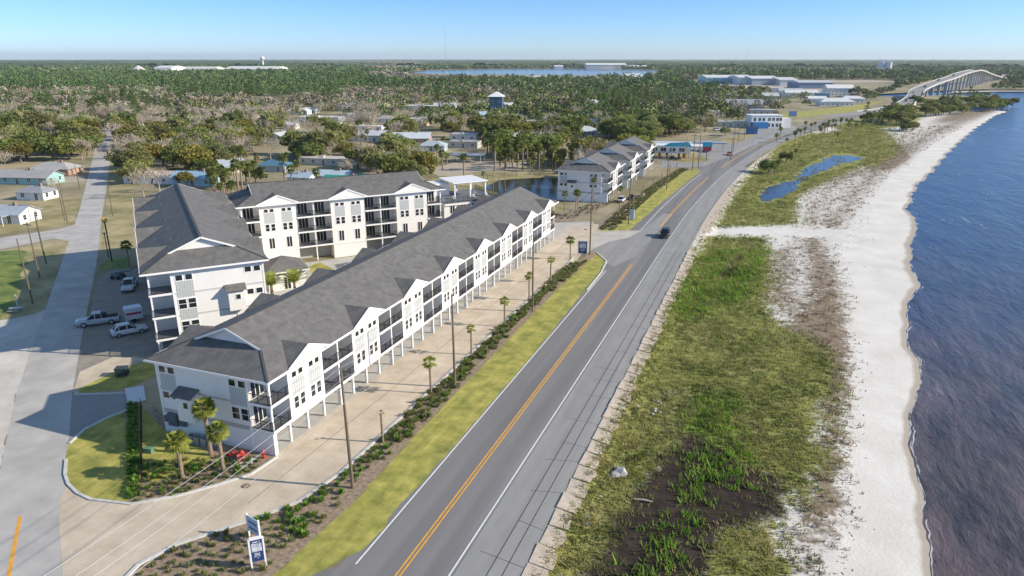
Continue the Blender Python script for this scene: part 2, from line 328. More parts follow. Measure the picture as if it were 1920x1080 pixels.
def cover_mat():
    m = bpy.data.materials.new('shore_flat_grass_mud_and_sand'); m.use_nodes = True; n = m.node_tree.nodes; l = m.node_tree.links; b = n['Principled BSDF']; b.inputs['Roughness'].default_value = .95
    b.inputs['Specular IOR Level'].default_value = .2
    at = n.new('ShaderNodeAttribute'); at.attribute_name = 'cover'; sp_ = n.new('ShaderNodeSeparateColor'); l.new(at.outputs['Color'], sp_.inputs[0])
    tc = n.new('ShaderNodeTexCoord')
    def noise(sc, det=8, rg=.7, st=None):
        t = n.new('ShaderNodeTexNoise'); t.inputs['Scale'].default_value = sc; t.inputs['Detail'].default_value = det; t.inputs['Roughness'].default_value = rg
        v = tc.outputs['Object']
        if st: mp = n.new('ShaderNodeMapping'); mp.inputs['Scale'].default_value = st; l.new(v, mp.inputs[0]); v = mp.outputs[0]
        l.new(v, t.inputs['Vector']); return t.outputs[0]
    def ramp(src, a, ca, b2, cb):
        r = n.new('ShaderNodeValToRGB'); r.color_ramp.elements[0].position = a; r.color_ramp.elements[1].position = b2
        r.color_ramp.elements[0].color = (*ca, 1); r.color_ramp.elements[1].color = (*cb, 1); l.new(src, r.inputs[0]); return r.outputs[0]
    def mix(f, a, b2):
        x = n.new('ShaderNodeMix'); x.data_type = 'RGBA'; l.new(f, x.inputs[0]); l.new(a, x.inputs[6]); l.new(b2, x.inputs[7]); return x.outputs[2]
    def thr(w_, ns, gain=6):
        a = n.new('ShaderNodeMath'); a.operation = 'SUBTRACT'; a.inputs[1].default_value = .5; l.new(ns, a.inputs[0])
        c = n.new('ShaderNodeMath'); c.operation = 'MULTIPLY'; c.inputs[1].default_value = 1.9; l.new(a.outputs[0], c.inputs[0])
        s_ = n.new('ShaderNodeMath'); s_.operation = 'ADD'; l.new(w_, s_.inputs[0]); l.new(c.outputs[0], s_.inputs[1])
        k = n.new('ShaderNodeMapRange'); k.inputs[1].default_value = .5-.5/gain; k.inputs[2].default_value = .5+.5/gain; l.new(s_.outputs[0], k.inputs[0]); return k.outputs[0]
    sand = ramp(noise(.12, 9), .35, (.64, .60, .54), .65, (.78, .745, .685))
    sand = mix(ramp(noise(.5, 9, .75, (1.3, .25, 1)), .5, (0, 0, 0), .85, (.35, .35, .35)), sand, ramp(noise(3), .4, (.45, .41, .36), .6, (.6, .57, .52)))
    green = ramp(noise(.5, 10, .75, (1, .6, 1)), .3, (.12, .145, .032), .68, (.38, .37, .115))
    brgt = ramp(noise(.8, 9, .75), .3, (.14, .24, .025), .7, (.32, .45, .06))
    straw = ramp(noise(1.2, 9, .75), .35, (.22, .19, .07), .65, (.47, .40, .18)); green = mix(ramp(noise(.11, 7, .7, (1, .45, 1)), .5, (0, 0, 0), .62, (.75, .75, .75)), green, straw)
    at2 = at.outputs['Alpha']; green = mix(thr(at2, noise(.35, 8), 3), green, brgt)
    brown = ramp(noise(.9, 10, .75), .3, (.12, .09, .06), .7, (.38, .30, .21))
    mud = ramp(noise(.5, 9), .35, (.022, .016, .013), .7, (.075, .052, .04))
    c = mix(thr(sp_.outputs[1], noise(1.1, 10, .8), 4), sand, brown)
    c = mix(thr(sp_.outputs[0], noise(.8, 10, .8), 4), c, green)
    c = mix(thr(sp_.outputs[2], noise(.9, 10, .8), 2.2), c, mud)
    # wet sand next to the water line follows the height of the ground
    geo = n.new('ShaderNodeNewGeometry'); sz = n.new('ShaderNodeSeparateXYZ'); l.new(geo.outputs['Position'], sz.inputs[0])
    k = n.new('ShaderNodeMapRange'); k.inputs[1].default_value = -1.15; k.inputs[2].default_value = -1.175; l.new(sz.outputs[2], k.inputs[0])
    wet = n.new('ShaderNodeRGB'); wet.outputs[0].default_value = (.46, .40, .32, 1)
    c = mix(k.outputs[0], c, wet.outputs[0]); l.new(c, b.inputs['Base Color'])
    bp = n.new('ShaderNodeBump'); bp.inputs['Strength'].default_value = .5; bp.inputs['Distance'].default_value = .12; l.new(noise(2.5, 8), bp.inputs['Height']); l.new(bp.outputs[0], b.inputs['Normal'])
    return m
tag(obj('beach', quadmesh('beach', V, Fq, cover_mat(), C)), kind='structure')

# ------------------------------------------------------------------ land, sea, lake
land_edge = [(x, y) for y, x in zip(ys, [roadx(v)+9.25 for v in ys])]
sh_far = [(p.x, p.y) for p in (G(x, y, -1.2) for x, y in [(1890, 199), (1850, 187), (1800, 180), (1700, 182), (1560, 184)])]
far_shore = [(p.x, p.y) for p in (G(x, y, -1.2) for x, y in [(1600, 180), (1700, 176), (1810, 169.5), (1880, 170), (1960, 170), (2400, 171)])]
landP = [(-60, -300), (-15.75, -300), (-15.75, 20)]+land_edge[:-1]+sh_far+far_shore+[(9000, 3000), (19000, 6000), (15000, 17000), (0, 21500), (-15000, 15500), (-20500, 5000), (-20000, -300)]
M['ground'] = mat('scrubby_ground', (.22, .20, .085), .95, noise=.35, scale=.03, col2=(.42, .35, .22), detail=12)
sheet('ground', landP, -.016, M['ground'])
def water_mat(name, deep, wscale, bump, foam=False, far=None):
    m = bpy.data.materials.new(name); m.use_nodes = True; n = m.node_tree.nodes; l = m.node_tree.links; b = n['Principled BSDF']
    b.inputs['Base Color'].default_value = (*deep, 1); b.inputs['Roughness'].default_value = .12; b.inputs['IOR'].default_value = 1.33; b.inputs['Specular IOR Level'].default_value = .36 if foam else .5
    tc = n.new('ShaderNodeTexCoord')
    def wv(sc, st, det, ro=.6):
        mp = n.new('ShaderNodeMapping'); mp.inputs['Scale'].default_value = st; mp.inputs['Rotation'].default_value = (0, 0, R(35)); l.new(tc.outputs['Object'], mp.inputs[0])
        t = n.new('ShaderNodeTexNoise'); t.inputs['Scale'].default_value = sc; t.inputs['Detail'].default_value = det; t.inputs['Roughness'].default_value = ro; t.inputs['Distortion'].default_value = .4; l.new(mp.outputs[0], t.inputs[0]); return t.outputs[0]
    a = wv(wscale, (1, .35, 1), 8, .68)
    bp = n.new('ShaderNodeBump'); bp.inputs['Strength'].default_value = bump; bp.inputs['Distance'].default_value = .5; l.new(a, bp.inputs['Height'])
    if foam:
        mh = n.new('ShaderNodeMath'); mh.operation = 'MULTIPLY_ADD'; mh.inputs[1].default_value = 2.2; l.new(wv(.13, (1, .32, 1), 4, .5), mh.inputs[0]); l.new(a, mh.inputs[2]); l.new(mh.outputs[0], bp.inputs['Height'])
    l.new(bp.outputs[0], b.inputs['Normal'])
    if foam:
        r = n.new('ShaderNodeValToRGB'); e = r.color_ramp.elements; e[0].position = .35; e[0].color = (*(x*.5 for x in deep), 1); e[1].position = .62; e[1].color = (.15, .105, .10, 1)
        l.new(wv(.22, (1, .3, 1), 9, .7), r.inputs[0])
        big = wv(.035, (1, .5, 1), 3); fine = wv(.5, (1, .22, 1), 9, .75)
        mu = n.new('ShaderNodeMath'); mu.operation = 'MULTIPLY'; l.new(big, mu.inputs[0]); l.new(fine, mu.inputs[1])
        k = n.new('ShaderNodeMapRange'); k.inputs[1].default_value = .35; k.inputs[2].default_value = .43; l.new(mu.outputs[0], k.inputs[0])
        x = n.new('ShaderNodeMix'); x.data_type = 'RGBA'; 
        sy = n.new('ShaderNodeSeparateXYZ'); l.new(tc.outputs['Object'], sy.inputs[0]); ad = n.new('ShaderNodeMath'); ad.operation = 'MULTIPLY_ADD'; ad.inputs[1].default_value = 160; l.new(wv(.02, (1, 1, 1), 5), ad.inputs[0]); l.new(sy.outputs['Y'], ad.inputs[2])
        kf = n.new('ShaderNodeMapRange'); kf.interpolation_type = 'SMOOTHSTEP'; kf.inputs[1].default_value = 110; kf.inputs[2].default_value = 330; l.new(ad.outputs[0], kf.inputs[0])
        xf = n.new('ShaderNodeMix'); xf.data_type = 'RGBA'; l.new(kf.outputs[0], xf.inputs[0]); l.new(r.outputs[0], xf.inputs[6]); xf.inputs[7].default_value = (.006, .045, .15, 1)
        l.new(k.outputs[0], x.inputs[0]); l.new(xf.outputs[2], x.inputs[6]); x.inputs[7].default_value = (.5, .47, .45, 1)
        l.new(x.outputs[2], b.inputs['Base Color'])
        rr = n.new('ShaderNodeMapRange'); rr.inputs[3].default_value = .12; rr.inputs[4].default_value = .7; l.new(k.outputs[0], rr.inputs[0]); l.new(rr.outputs[0], b.inputs['Roughness'])
    return m
M['sea'] = water_mat('tannin_bay_water', (.055, .045, .042), .55, 1.0, True)
M['lake'] = water_mat('lake_water', (.02, .06, .11), .25, .35)
M['pond'] = water_mat('still_pond_water', (.045, .045, .02), .6, .05)
M['pond'].node_tree.nodes['Principled BSDF'].inputs['Specular IOR Level'].default_value = .15
M['marshpool'] = water_mat('marsh_pool_water', (.008, .022, .05), .8, .25)
mb = MB(); mb.poly((-14, -300, -1.2), (20000, -300, -1.2), (20000, 8000, -1.2), (-14, 8000, -1.2)); tag(mb.build('sea', M['sea']), kind='structure')
sheet('lake', gp((735, 136.5), (800, 132), (950, 129.2), (1130, 129.6), (1240, 132), (1215, 139.5), (1100, 141), (930, 139.5), (820, 139)), .02, M['lake'], rough=6, step=60)
sheet('marsh_pool', gp((1428, 377), (1424, 364), (1440, 352), (1470, 342), (1500, 338), (1497, 350), (1470, 366), (1448, 377), z=-.66), -.66, M['marshpool'], rough=1.1, step=2.2, seed=3)
sheet('marsh_pool', gp((1490, 334), (1512, 314), (1560, 292), (1590, 291), (1620, 297), (1590, 303), (1560, 312), (1525, 327), (1500, 340), z=-.66), -.66, M['marshpool'], rough=1.6, step=3, seed=8)
sheet('pond', gp((905, 352), (935, 338), (1000, 333), (1050, 334), (1060, 380), (1010, 380), (960, 374), (935, 362)), .012, M['pond'], rough=.4, step=3)

# ------------------------------------------------------------------ roads, kerbs, drives
N = len(RX)
ribbon('highway', 0, N, -5.2, 5.3, 0.0, M['asphalt'])
ribbon('road_shoulder', 0, 62, 4.2, 9.5, .004, M['shoulder'])
ribbon('road_shoulder', 61, N, 4.2, 7.6, .004, M['shoulder'])
ribbon('left_verge_asphalt', 38, N, -7.5, -4.3, .004, M['asphalt'])
i150 = int((137+80)/6)
ribbon('road_line', 0, N, 3.83, 3.99, .012, M['wline'])
ribbon('road_line', 20, i150, -4.04, -3.88, .012, M['wline']); ribbon('road_line', 41, 58, -4.04, -3.88, .012, M['wline']); ribbon('road_line', 66, N, -4.04, -3.88, .012, M['wline'])
for a, b in ((0, 37), (42, 57), (60, N)):
    ribbon('centre_line', a, b, -.26, -.09, .012, M['yellow']); ribbon('centre_line', a, b, .09, .26, .012, M['yellow'])
# cracks and sealed joints on the shoulder
mb = MB()
for k in range(26):
    yy = 30+k*5.1+random.uniform(-1, 1); x0 = -19.5+random.uniform(-.5, 1.5); mb.bar((x0, yy, .009), (-15.7, yy+random.uniform(-.8, .8), .009), .05, .004)
for x0 in (-18.3, -17.1): mb.bar((x0, 20, .008), (x0+.2, 150, .008), .09, .003)
tag(mb.build('road_cracks', cm('tar', (.07, .07, .07))), kind='structure')
# junction, frontage drive, beds, lawns
sheet('junction', gp((1015, 442), (1035, 418), (1110, 415), (1125, 433), (1205, 432), (1180, 446), (1140, 455), (1112, 468), (1100, 474)), .006, cm('worn_pale_concrete', (.50, .46, .405), .9, noise=.12, scale=.3, detail=9))
sheet('junction_apron', gp((1137, 494), (1110, 468), (1140, 454), (1180, 445), (1205, 431), (1245, 400), (1262, 402), (1190, 482), (1150, 500)), .0085, M['shoulder'])
drv = [(-46.0, 50.9), (-46.4, 156)]
DR = gp((128, 905), (140, 925), (165, 938), (245, 946), (330, 931), (400, 912), (470, 890), (520, 857))+[Vector(p) for p in ((-46.2, 51.2, 0), (-46.2, 160, 0))]+gp((1060, 425), (1120, 420), (1250, 330), (1300, 318), (1228, 370), (1150, 425), (1112, 440), (1108, 455), (1080, 490))+[Vector((-37.6, 100, 0)), Vector((-37.8, 60, 0))]+gp((640, 885), (560, 942), (470, 975), (330, 1022), (270, 1055), (240, 1082), (215, 1110), (120, 1110), (112, 1000), (110, 940))
sheet('gravel_drive', DR, .010, M['gravel'])
mb = MB(); mb.bar((-43.1, 43.5, .0125), (-42.5, 68, .0125), .07, .003); mb.bar((-42.5, 68, .0125), (-42.4, 150, .0125), .07, .003); tag(mb.build('drive_joint', cm('joint_dark', (.2, .17, .13), .9)), kind='structure')
sheet('parking_slab', [(-61, 51.3), (-46.2, 51.3), (-46.2, 150), (-61, 150)], .014, M['concrete'])
BED = gp((238, 1082), (262, 1060), (330, 1024), (470, 978), (560, 944), (640, 887))+[Vector((-37.6, 60, 0)), Vector((-37.4, 100, 0)), Vector((-37.4, 131, 0))]+gp((1085, 490), (1112, 468), (1118, 476), (1100, 492))+[Vector((-34.6, 110, 0)), Vector((-34.2, 60, 0))]+gp((655, 950), (512, 1080), (480, 1110), (230, 1110))
sheet('mulch_bed', BED, .012, M['mulch'])
MOW = gp((1119, 475), (1137, 490))+[Vector((-29.9, 128, 0)), Vector((-29.2, 90, 0)), Vector((-29.2, 56, 0)), Vector((-29.6, 46, 0))]+gp((725, 985), (680, 1030), (590, 1075), (560, 1085), (500, 1110), (480, 1110), (512, 1080), (655, 950))+[Vector((-34.2, 60, 0)), Vector((-34.6, 110, 0))]+gp((1100, 492),)
sheet('mown_verge', MOW, .016, M['lawn'], rough=.12, step=1.2)
sheet('side_street', gp((590, 1076), (640, 1060), (690, 1025), (725, 988), (720, 1200), (100, 1300), (300, 1110), (500, 1110)), .007, M['asphalt'])
def kerb(pts, w_=.28, h=.14):
    mb = MB()
    for a, b in zip(pts, pts[1:]): mb.bar((a[0], a[1], h/2), (b[0], b[1], h/2), w_, h)
    return tag(mb.build('kerb', M['white_conc']), kind='structure')
kerb(gp((215, 1110), (240, 1080), (262, 1058), (330, 1022), (470, 976), (560, 942), (640, 886))+[Vector((-37.7, 60, 0)), Vector((-37.5, 100, 0)), Vector((-37.3, 131, 0)), Vector((-37.6, 137, 0))], .34)
kerb(gp((124, 862), (122, 890), (128, 908), (145, 925), (170, 937), (245, 946), (330, 931), (400, 912), (470, 890), (520, 857)))
kerb(gp((130, 832), (160, 805), (200, 785), (238, 770))); kerb(gp((140, 740), (235, 738)), .2)
kerb(gp((1119, 474), (1137, 490), (1128, 510), (1100, 545)), .3)
kerb([(-37.4, 176), (-37.2, 200), (-36, 240), (-33, 272)], .3)
# left street
u = Vector((-.751, .66, 0)); wv_ = Vector((.66, .751, 0))
SL = gp((-40, 905), (0, 880), (30, 740), (95, 550), (130, 450), (150, 390), (168, 320), (185, 250), (190, 236)); SR = gp((113, 1000), (122, 930), (128, 850), (135, 740), (152, 640), (180, 500), (192, 400), (203, 330), (213, 245), (214, 236))
sheet('left_street', SL+SR[::-1]+gp((112, 1010), (150, 1060), (200, 1090), (215, 1112), (-300, 1300), (-300, 950)), .005, M['oldasphalt'])
sheet('side_lane', gp((-200, 462), (0, 446), (110, 430), (150, 418), (140, 445), (128, 452), (100, 447), (0, 468), (-200, 490)), .009, M['oldasphalt'])
mb = MB(); a, b = G(15, 1085), G(38, 968)
for o in (-.13, .13): mb.bar((a.x+o, a.y, .0115), (b.x+o, b.y, .0115), .16, .004)
tag(mb.build('centre_line', M['yellow']), kind='structure')
sheet('sandy_apron', gp((-200, 860), (-200, 600), (0, 600), (62, 590), (88, 575), (60, 660), (32, 740), (4, 875)), .002, M['apron'], rough=.3, step=1)
sheet('lot', gp((155, 640), (185, 520), (215, 505), (300, 500), (330, 560), (330, 680), (215, 700), (140, 735), (138, 700)), .003, M['parking'])
sheet('lot', gp((150, 697), (215, 668), (290, 672), (225, 692), (145, 738), (137, 735)), .0075, M['gravel'])
sheet('lawn', gp((122, 860), (128, 832), (160, 805), (238, 760), (242, 945), (170, 937), (128, 908)), .006, M['lawn'])
sheet('lawn', gp((262, 760), (300, 800), (400, 855), (380, 880), (280, 905), (262, 900)), .006, M['lawn'])
sheet('lawn', gp((145, 730), (225, 692), (290, 672), (300, 700), (240, 728), (150, 738)), .008, M['lawn'])
sheet('side_lane', gp((128, 836), (135, 742), (236, 736), (240, 770), (200, 786), (160, 806)), .0065, M['shoulder'])
mb = MB(); P = gp((234, 730), (270, 725), (274, 752), (240, 760)); mb.prism([(p.x, p.y) for p in P], 'z', .01, .16); tag(mb.build('concrete_pad', cm('pale_slab', (.62, .63, .63))), kind='structure')
sheet('mulch_bed', gp((235, 757), (262, 757), (262, 900), (300, 905), (380, 880), (400, 850), (300, 800), (285, 760), (330, 800), (520, 852), (480, 878), (400, 905), (330, 928), (240, 943)), .009, M['mulch'])
mb = MB(); P = gp((418, 858), (440, 848), (482, 862), (455, 880)); mb.prism([(p.x, p.y) for p in P], 'z', .012, .07); tag(mb.build('patio', M['white_conc']), kind='structure')
sheet('lawn', gp((-300, 480), (0, 470), (128, 452), (118, 480), (85, 580), (62, 590), (0, 600), (-300, 640)), .0035, M['drygrass'], rough=.3, step=2)
sheet('lawn', gp((-300, 480), (0, 472), (40, 468), (52, 480), (30, 570), (0, 600), (-300, 640)), .0085, M['lawn2'], rough=.6, step=2)
sheet('lawn', gp((68, 375), (150, 370), (140, 420), (0, 440), (-100, 445), (-100, 420), (0, 418)), .0035, M['drygrass'], rough=.3, step=2)
sheet('lawn', gp((205, 300), (250, 350), (250, 470), (190, 470), (200, 380)), .0035, M['drygrass'], rough=.3, step=2)
sheet('lawn', gp((185, 500), (200, 488), (245, 480), (245, 502), (190, 507)), .0075, M['lawn2'], rough=.1, step=1)
sheet('sand_lot', gp((667, 300), (660, 285), (700, 282), (752, 302), (740, 308)), .004, M['sandlot'], rough=.5, step=3)
sheet('sand_lot', gp((800, 318), (870, 300), (990, 305), (970, 318), (890, 322), (860, 330), (820, 330)), .004, M['sandlot'], rough=.5, step=3)
sheet('sand_lot', gp((100, 330), (160, 330), (160, 340), (95, 345)), .004, M['sandlot'], rough=.4, step=3)
sheet('lawn', gp((800, 335), (870, 325), (1060, 322), (1062, 400), (1020, 418), (930, 400), (860, 372)), .0035, M['drygrass'], rough=.3, step=3)
sheet('mulch_bed', gp((1020, 414), (1040, 418), (1110, 400), (1150, 378), (1120, 376), (1060, 398), (1015, 402)), .0085, M['mulch'])
sheet('mown_verge', gp((1125, 434), (1180, 432), (1240, 380), (1315, 320), (1305, 316), (1260, 330), (1230, 350)), .0125, M['lawn'], rough=.15, step=2)
sheet('mulch_bed', gp((1125, 430), (1150, 430), (1235, 355), (1290, 317), (1275, 315), (1225, 345), (1120, 415)), .0165, M['mulch'])
sheet('forecourt', gp((1235, 315), (1250, 285), (1300, 270), (1420, 240), (1480, 228), (1500, 245), (1440, 262), (1370, 292), (1320, 312), (1290, 314)), .008, M['shoulder'])
sheet('lawn', gp((1240, 292), (1300, 285), (1335, 300), (1300, 306), (1250, 302)), .0125, M['drygrass'], rough=.3, step=2)
sheet('lawn', gp((1335, 262), (1400, 250), (1420, 252), (1390, 266), (1340, 272)), .0125, M['drygrass'], rough=.3, step=2)
sheet('lawn', gp((1450, 215), (1620, 195), (1660, 188), (1600, 210), (1480, 222)), .004, M['lawn'], rough=.3, step=6)
sheet('sand_lot', gp((1270, 155), (1450, 157), (1620, 168), (1600, 176), (1300, 165)), .004, M['sandlot'], rough=3, step=20)
sheet('sand_lot', gp((1500, 149), (1640, 150.5), (1690, 152.5), (1600, 155), (1500, 154)), .004, M['sandlot'], rough=3, step=20)
sheet('sand_lot', gp((190, 139.5), (280, 135), (520, 132.5), (580, 134), (520, 137), (300, 140.5)), .02, cm('white_sand_fill', (.62, .56, .48), .9), rough=8, step=60)
sheet('sand_lot', gp((1780, 174), (1860, 171.5), (1960, 171.5), (1960, 170.2), (1860, 169.8), (1790, 171)), .02, M['apron'])

# ------------------------------------------------------------------ apartment blocks
def window(parent, T, y, z, w_, h, bars=1, name='window'):
    """T maps (along, out, up) -> local xyz. frame > pane"""
    f = MB(); t = .09
    def bx(mb, a0, a1, o0, o1, z0, z1):
        c = [T(a, o, q) for q in (z0, z1) for o in (o0, o1) for a in (a0, a1)]
        mb._a(c, [(0, 2, 3, 1), (4, 5, 7, 6), (0, 1, 5, 4), (2, 6, 7, 3), (0, 4, 6, 2), (1, 3, 7, 5)])
    bx(f, y-w_/2-t, y-w_/2, -.05, .05, z-t, z+h+t); bx(f, y+w_/2, y+w_/2+t, -.05, .05, z-t, z+h+t)
    bx(f, y-w_/2, y+w_/2, -.05, .048, z-t, z); bx(f, y-w_/2, y+w_/2, -.05, .048, z+h, z+h+t)
    for k in range(bars): zz = z+h*(k+1)/(bars+1); bx(f, y-w_/2, y+w_/2, -.05, .03, zz-.03, zz+.03)
    if name != 'window' or w_ > 1.0:
        for k in range(1, max(2, int(w_/.9)+1) if name != 'window' else 2):
            nn = max(2, int(w_/.9)+1) if name != 'window' else 2
            yy = y-w_/2+w_*k/nn; bx(f, yy-.04, yy+.04, -.05, .042, z, z+h)
    fo = f.build(name, M['trim'], parent); g = MB(); bx(g, y-w_/2, y+w_/2, -.04, .015, z, z+h); g.build('pane', M['glass'], fo)
    return fo
def panel(parent, T, y, z0, z1, w_):
    mb = MB()
    def bx(a0, a1, o0, o1, q0, q1):
        c = [T(a, o, q) for q in (q0, q1) for o in (o0, o1) for a in (a0, a1)]
        mb._a(c, [(0, 2, 3, 1), (4, 5, 7, 6), (0, 1, 5, 4), (2, 6, 7, 3), (0, 4, 6, 2), (1, 3, 7, 5)])
    bx(y-w_/2, y+w_/2, -.04, .02, z0, z1); n = int(w_/.35)
    for k in range(n+1): a = y-w_/2+w_*k/n; bx(a-.025, a+.025, -.02, .05, z0, z1)
    mb.build('siding_panel', M['panel'], parent)
def railing(parent, pts, z):
    mb = MB()
    for a, b in zip(pts, pts[1:]):
        a = Vector((a[0], a[1], 0)); b = Vector((b[0], b[1], 0)); L = (b-a).length
        for q, t in ((z+1.05, .06), (z+.12, .045)): mb.bar((a.x, a.y, q), (b.x, b.y, q), t, t)
        n = max(1, round(L/.13))
        for k in range(n+1):
            p = a.lerp(b, k/n); big = k % 10 == 0; t = .06 if big else .018; mb.bar((p.x, p.y, z), (p.x, p.y, z+1.05), t, t)
    return mb.build('railing', M['rail'], parent)
def block(name, label, org, rz, W, L, ze, zf, bays, sides=(1,), pitch=.42, ground='open', endwin=True, group=None, endwall=(0,), corner=None, rec=2.0, pil=3.09, ends=((-.80, 's'), (.47, 'b')), stair=-.42):
    """a long block: bays = list of (y0,y1) projecting gabled bays; recessed balconies between them. zf = floor levels"""
    t = thing(name, label, 'apartment block', org, rz, group)
    hw = W/2; z0 = zf[0]-.35; rx = rec
    core = {s: hw-(rx if s in sides else .0) for s in (1, -1)}
    wl = MB(); wl.box(-core[-1], core[1], .25, L-.25, z0, ze-.02)
    wo = wl.build('wall', M['white'], t)
    # end walls reach the ground; corner balconies cut the corners
    for e in (0, 1):
        y0, y1 = (0, .5) if e == 0 else (L-.5, L)
        mb = MB(); x0, x1 = -core[-1]+.01, core[1]-.01
        if e in endwall or ground != 'open': mb.box(-hw+(.0 if -1 not in sides else 0.02), hw-.02, y0, y1, 0, z0+.01)
        mb.box(x0, x1, y0, y1, z0-.01, ze-.03); mb.build('end_wall', M['white'], t)
    if ground == 'open':
        for px in np.arange(-hw+2.5, hw-3, 4.5):
            for yy in np.arange(3.1, L-1, 6.18): mb = MB(); mb.box(px-.18, px+.18, yy-.18, yy+.18, 0, z0); mb.build('inner_piling', M['white'], t)
        mb = MB(); mb.box(-hw+1, -hw+3.2, 8, L-8, .0, z0-.01); mb.build('ground_floor_store', M['recess'], t)
    else:
        mb = MB(); mb.box(-core[-1]+.3, core[1]-.3, .45, L-.45, 0, z0+.02); mb.build('ground_floor_wall', M['recess'], t)
    for s in sides:
        T0 = lambda a, o, q, x=hw: (s*(x+o), a, q)
        T1 = lambda a, o, q, x=core[s]: (s*(x+o), a, q)
        for (b0, b1) in bays:
            mb = MB(); xs = sorted((s*(core[s]-.1), s*hw)); mb.box(xs[0], xs[1], b0, b1, z0-.02, ze+.05); yc = (b0+b1)/2; hb = (b1-b0)/2+.5
            # pediment above the bay
            zp = ze+.05; pts = [(yc-hb+.3, zp-.02), (yc+hb-.3, zp-.02), (yc, zp+(hb-.3)*pitch-.05)]
            xs2 = sorted((s*(hw-.5), s*(hw+.66))); mb.prism(pts, 'x', *xs2)
            bo = mb.build('bay', M['white'], t)
            tr = MB(); xf = s*(hw+.75)
            for q in (-1, 1): tr.bar((xf, yc+q*hb, ze-.02), (xf, yc, ze-.02+hb*pitch), .07, .26)
            xs3 = sorted((s*(hw+.01), s*(hw+.06))); lo_ = MB(); lo_.box(xs3[0], xs3[1], b0-.02, b1+.02, z0-.03, z0+.25); lo_.build('base_trim', M['trim'], bo)
            tr.build('bay_trim', M['trim'], bo)
            for c in (b0+(b1-b0)*.26, b0+(b1-b0)*.74):
                for fi, zz in enumerate(zf[:-1] if ground != 'closed3' else zf[1:-1]): pass
                lo = zf[-2]; up = zf[-1]
                for dxx in (-.55, .55):
                    window(t, T0, c+dxx, lo+.85, .72, 1.35, 1); window(t, T0, c+dxx, up+1.55, .72, .62, 0)
                panel(t, T0, c, lo+2.38, up+1.4, 1.95)
                if len(zf) == 3: window(t, T0, c, zf[0]+.35, 1.0, 2.1, 0, 'glass_door')
        # balconies between bays
        edges = [0]+[v for b in bays for v in b]+[L]
        for k in range(0, len(edges), 2):
            a, b = edges[k], edges[k+1]
            if b-a < 1: continue
            for zz in zf:
                mb = MB(); xs = sorted((s*(core[s]-.05), s*(hw+.12))); mb.box(xs[0], xs[1], a+.003, b-.003, zz-.3, zz); bo = mb.build('balcony', M['trim'], t)
                dk = MB(); xs = sorted((s*(core[s]), s*(hw+.02))); dk.box(xs[0], xs[1], a+.02, b-.02, zz-.01, zz+.02); dk.build('deck', M['deck'], bo)
                pts = [(s*hw, a+.06), (s*hw, b-.06)]
                if k == 0: pts = [(s*core[s], a+.06)]+pts
                if k+2 >= len(edges): pts = pts+[(s*core[s], b-.06)]
                railing(bo, pts, zz)
                if b-a > 4.5:
                    for c in (a+(b-a)*.25, a+(b-a)*.75): window(t, T1, c, zz+.08, 1.9, 2.15, 0, 'sliding_door')
                else: window(t, T1, (a+b)/2, zz+.08, 1.9, 2.15, 0, 'sliding_door')
            ph = zf[0]-.3; ys_ = [(a+b)/2] if (b-a > 4.5) else ([a+.2] if k == 0 else [b-.2])
            for yy in ys_:
                mb = MB(); xx = s*(hw-.12); mb.box(xx-.11, xx+.11, yy-.11, yy+.11, 0 if ground == 'open' else .0, ze-.05)
                if b-a > 4.5:
                    xs = sorted((s*(core[s]-.02), s*(hw-.05)))
                    for q, zz in enumerate(zf): mb.box(xs[0], xs[1]-.1 if s > 0 else xs[1], yy-.06, yy+.06, zz+.03, (list(zf)+[ze+.2])[q+1]-.31)
                mb.build('balcony_post', M['trim'], t)
            # recess side cheeks and wall tone
        if ground == 'open':
            for yy in np.arange(pil, L-.5, pil):
                mb = MB(); xx = s*(hw-.4); mb.box(xx-.125, xx+.125, yy-.125, yy+.125, 0, z0-.01); mb.build('piling', M['white'], t)
        elif s == 1:
            for (b0, b1) in bays:
                mb = MB(); xs = sorted((core[s]-.1, hw-.04)); mb.box(xs[0], xs[1], b0+.03, b1-.03, 0, z0+.02); mb.build('ground_floor_wall', M['white'], t)
    # end elevation facing the camera (local -y)
    E = lambda a, o, q: (a, 0-o, q)
    if endwin:
        zl, zu = zf[-2], zf[-1]
        lv = [(zf[i], zf[i+1]) for i in range(len(zf)-1)]
        for c, ty in ((hw*c_, ty_) for c_, ty_ in ends):
            big = ty == 'b'
            for dxx in (-.62, .62): window(t, E, c+dxx, zu+1.6, .85, .75, 0)
            for (za, zb) in lv:
                if big:
                    for dxx in (-.62, .62): window(t, E, c+dxx, za+.75, .95, 1.35, 1)
                else:
                    for dxx in (-.62, .62): window(t, E, c+dxx, za+1.5, .85, .75, 0)
                if ty != 'n': panel(t, E, c, za+2.4, zb+(1.45 if zb == zu else .6), 2.1)
        sb = MB(); x0 = hw*stair; sb.box(x0-1.1, x0+1.1, -1.0, .05, zf[-2]-.35, zf[-2]+2.9); so_ = sb.build('stair_bay', M['white'], t)
        rb = MB(); rb.prism([(-1.45, zf[-2]+2.75), (.02, zf[-2]+3.35), (.02, zf[-2]+3.22), (-1.45, zf[-2]+2.65)], 'x', x0-1.4, x0+1.4); rb.build('stair_bay_roof', M['roof'], so_)
        E2 = lambda a, o, q: (a, -1.0-o, q)
        window(so_, E2, x0+.2, zf[-2]+1.3, .6, .7, 0)
    for i, zz in enumerate(zf):
        mb = MB(); h = .5 if i == 0 else .22
        mb.box(-core[-1]+.02, core[1]-.02, -.03, .02, zz-.35, zz-.35+h); mb.build('trim_band', M['band'] if i == 0 else M['panel'], t)
    for x in (-core[-1]+.05, core[1]-.05):
        mb = MB(); mb.box(x-.12, x+.12, -.05, .07, 0, ze-.05); mb.build('corner_trim', M['trim'], t)
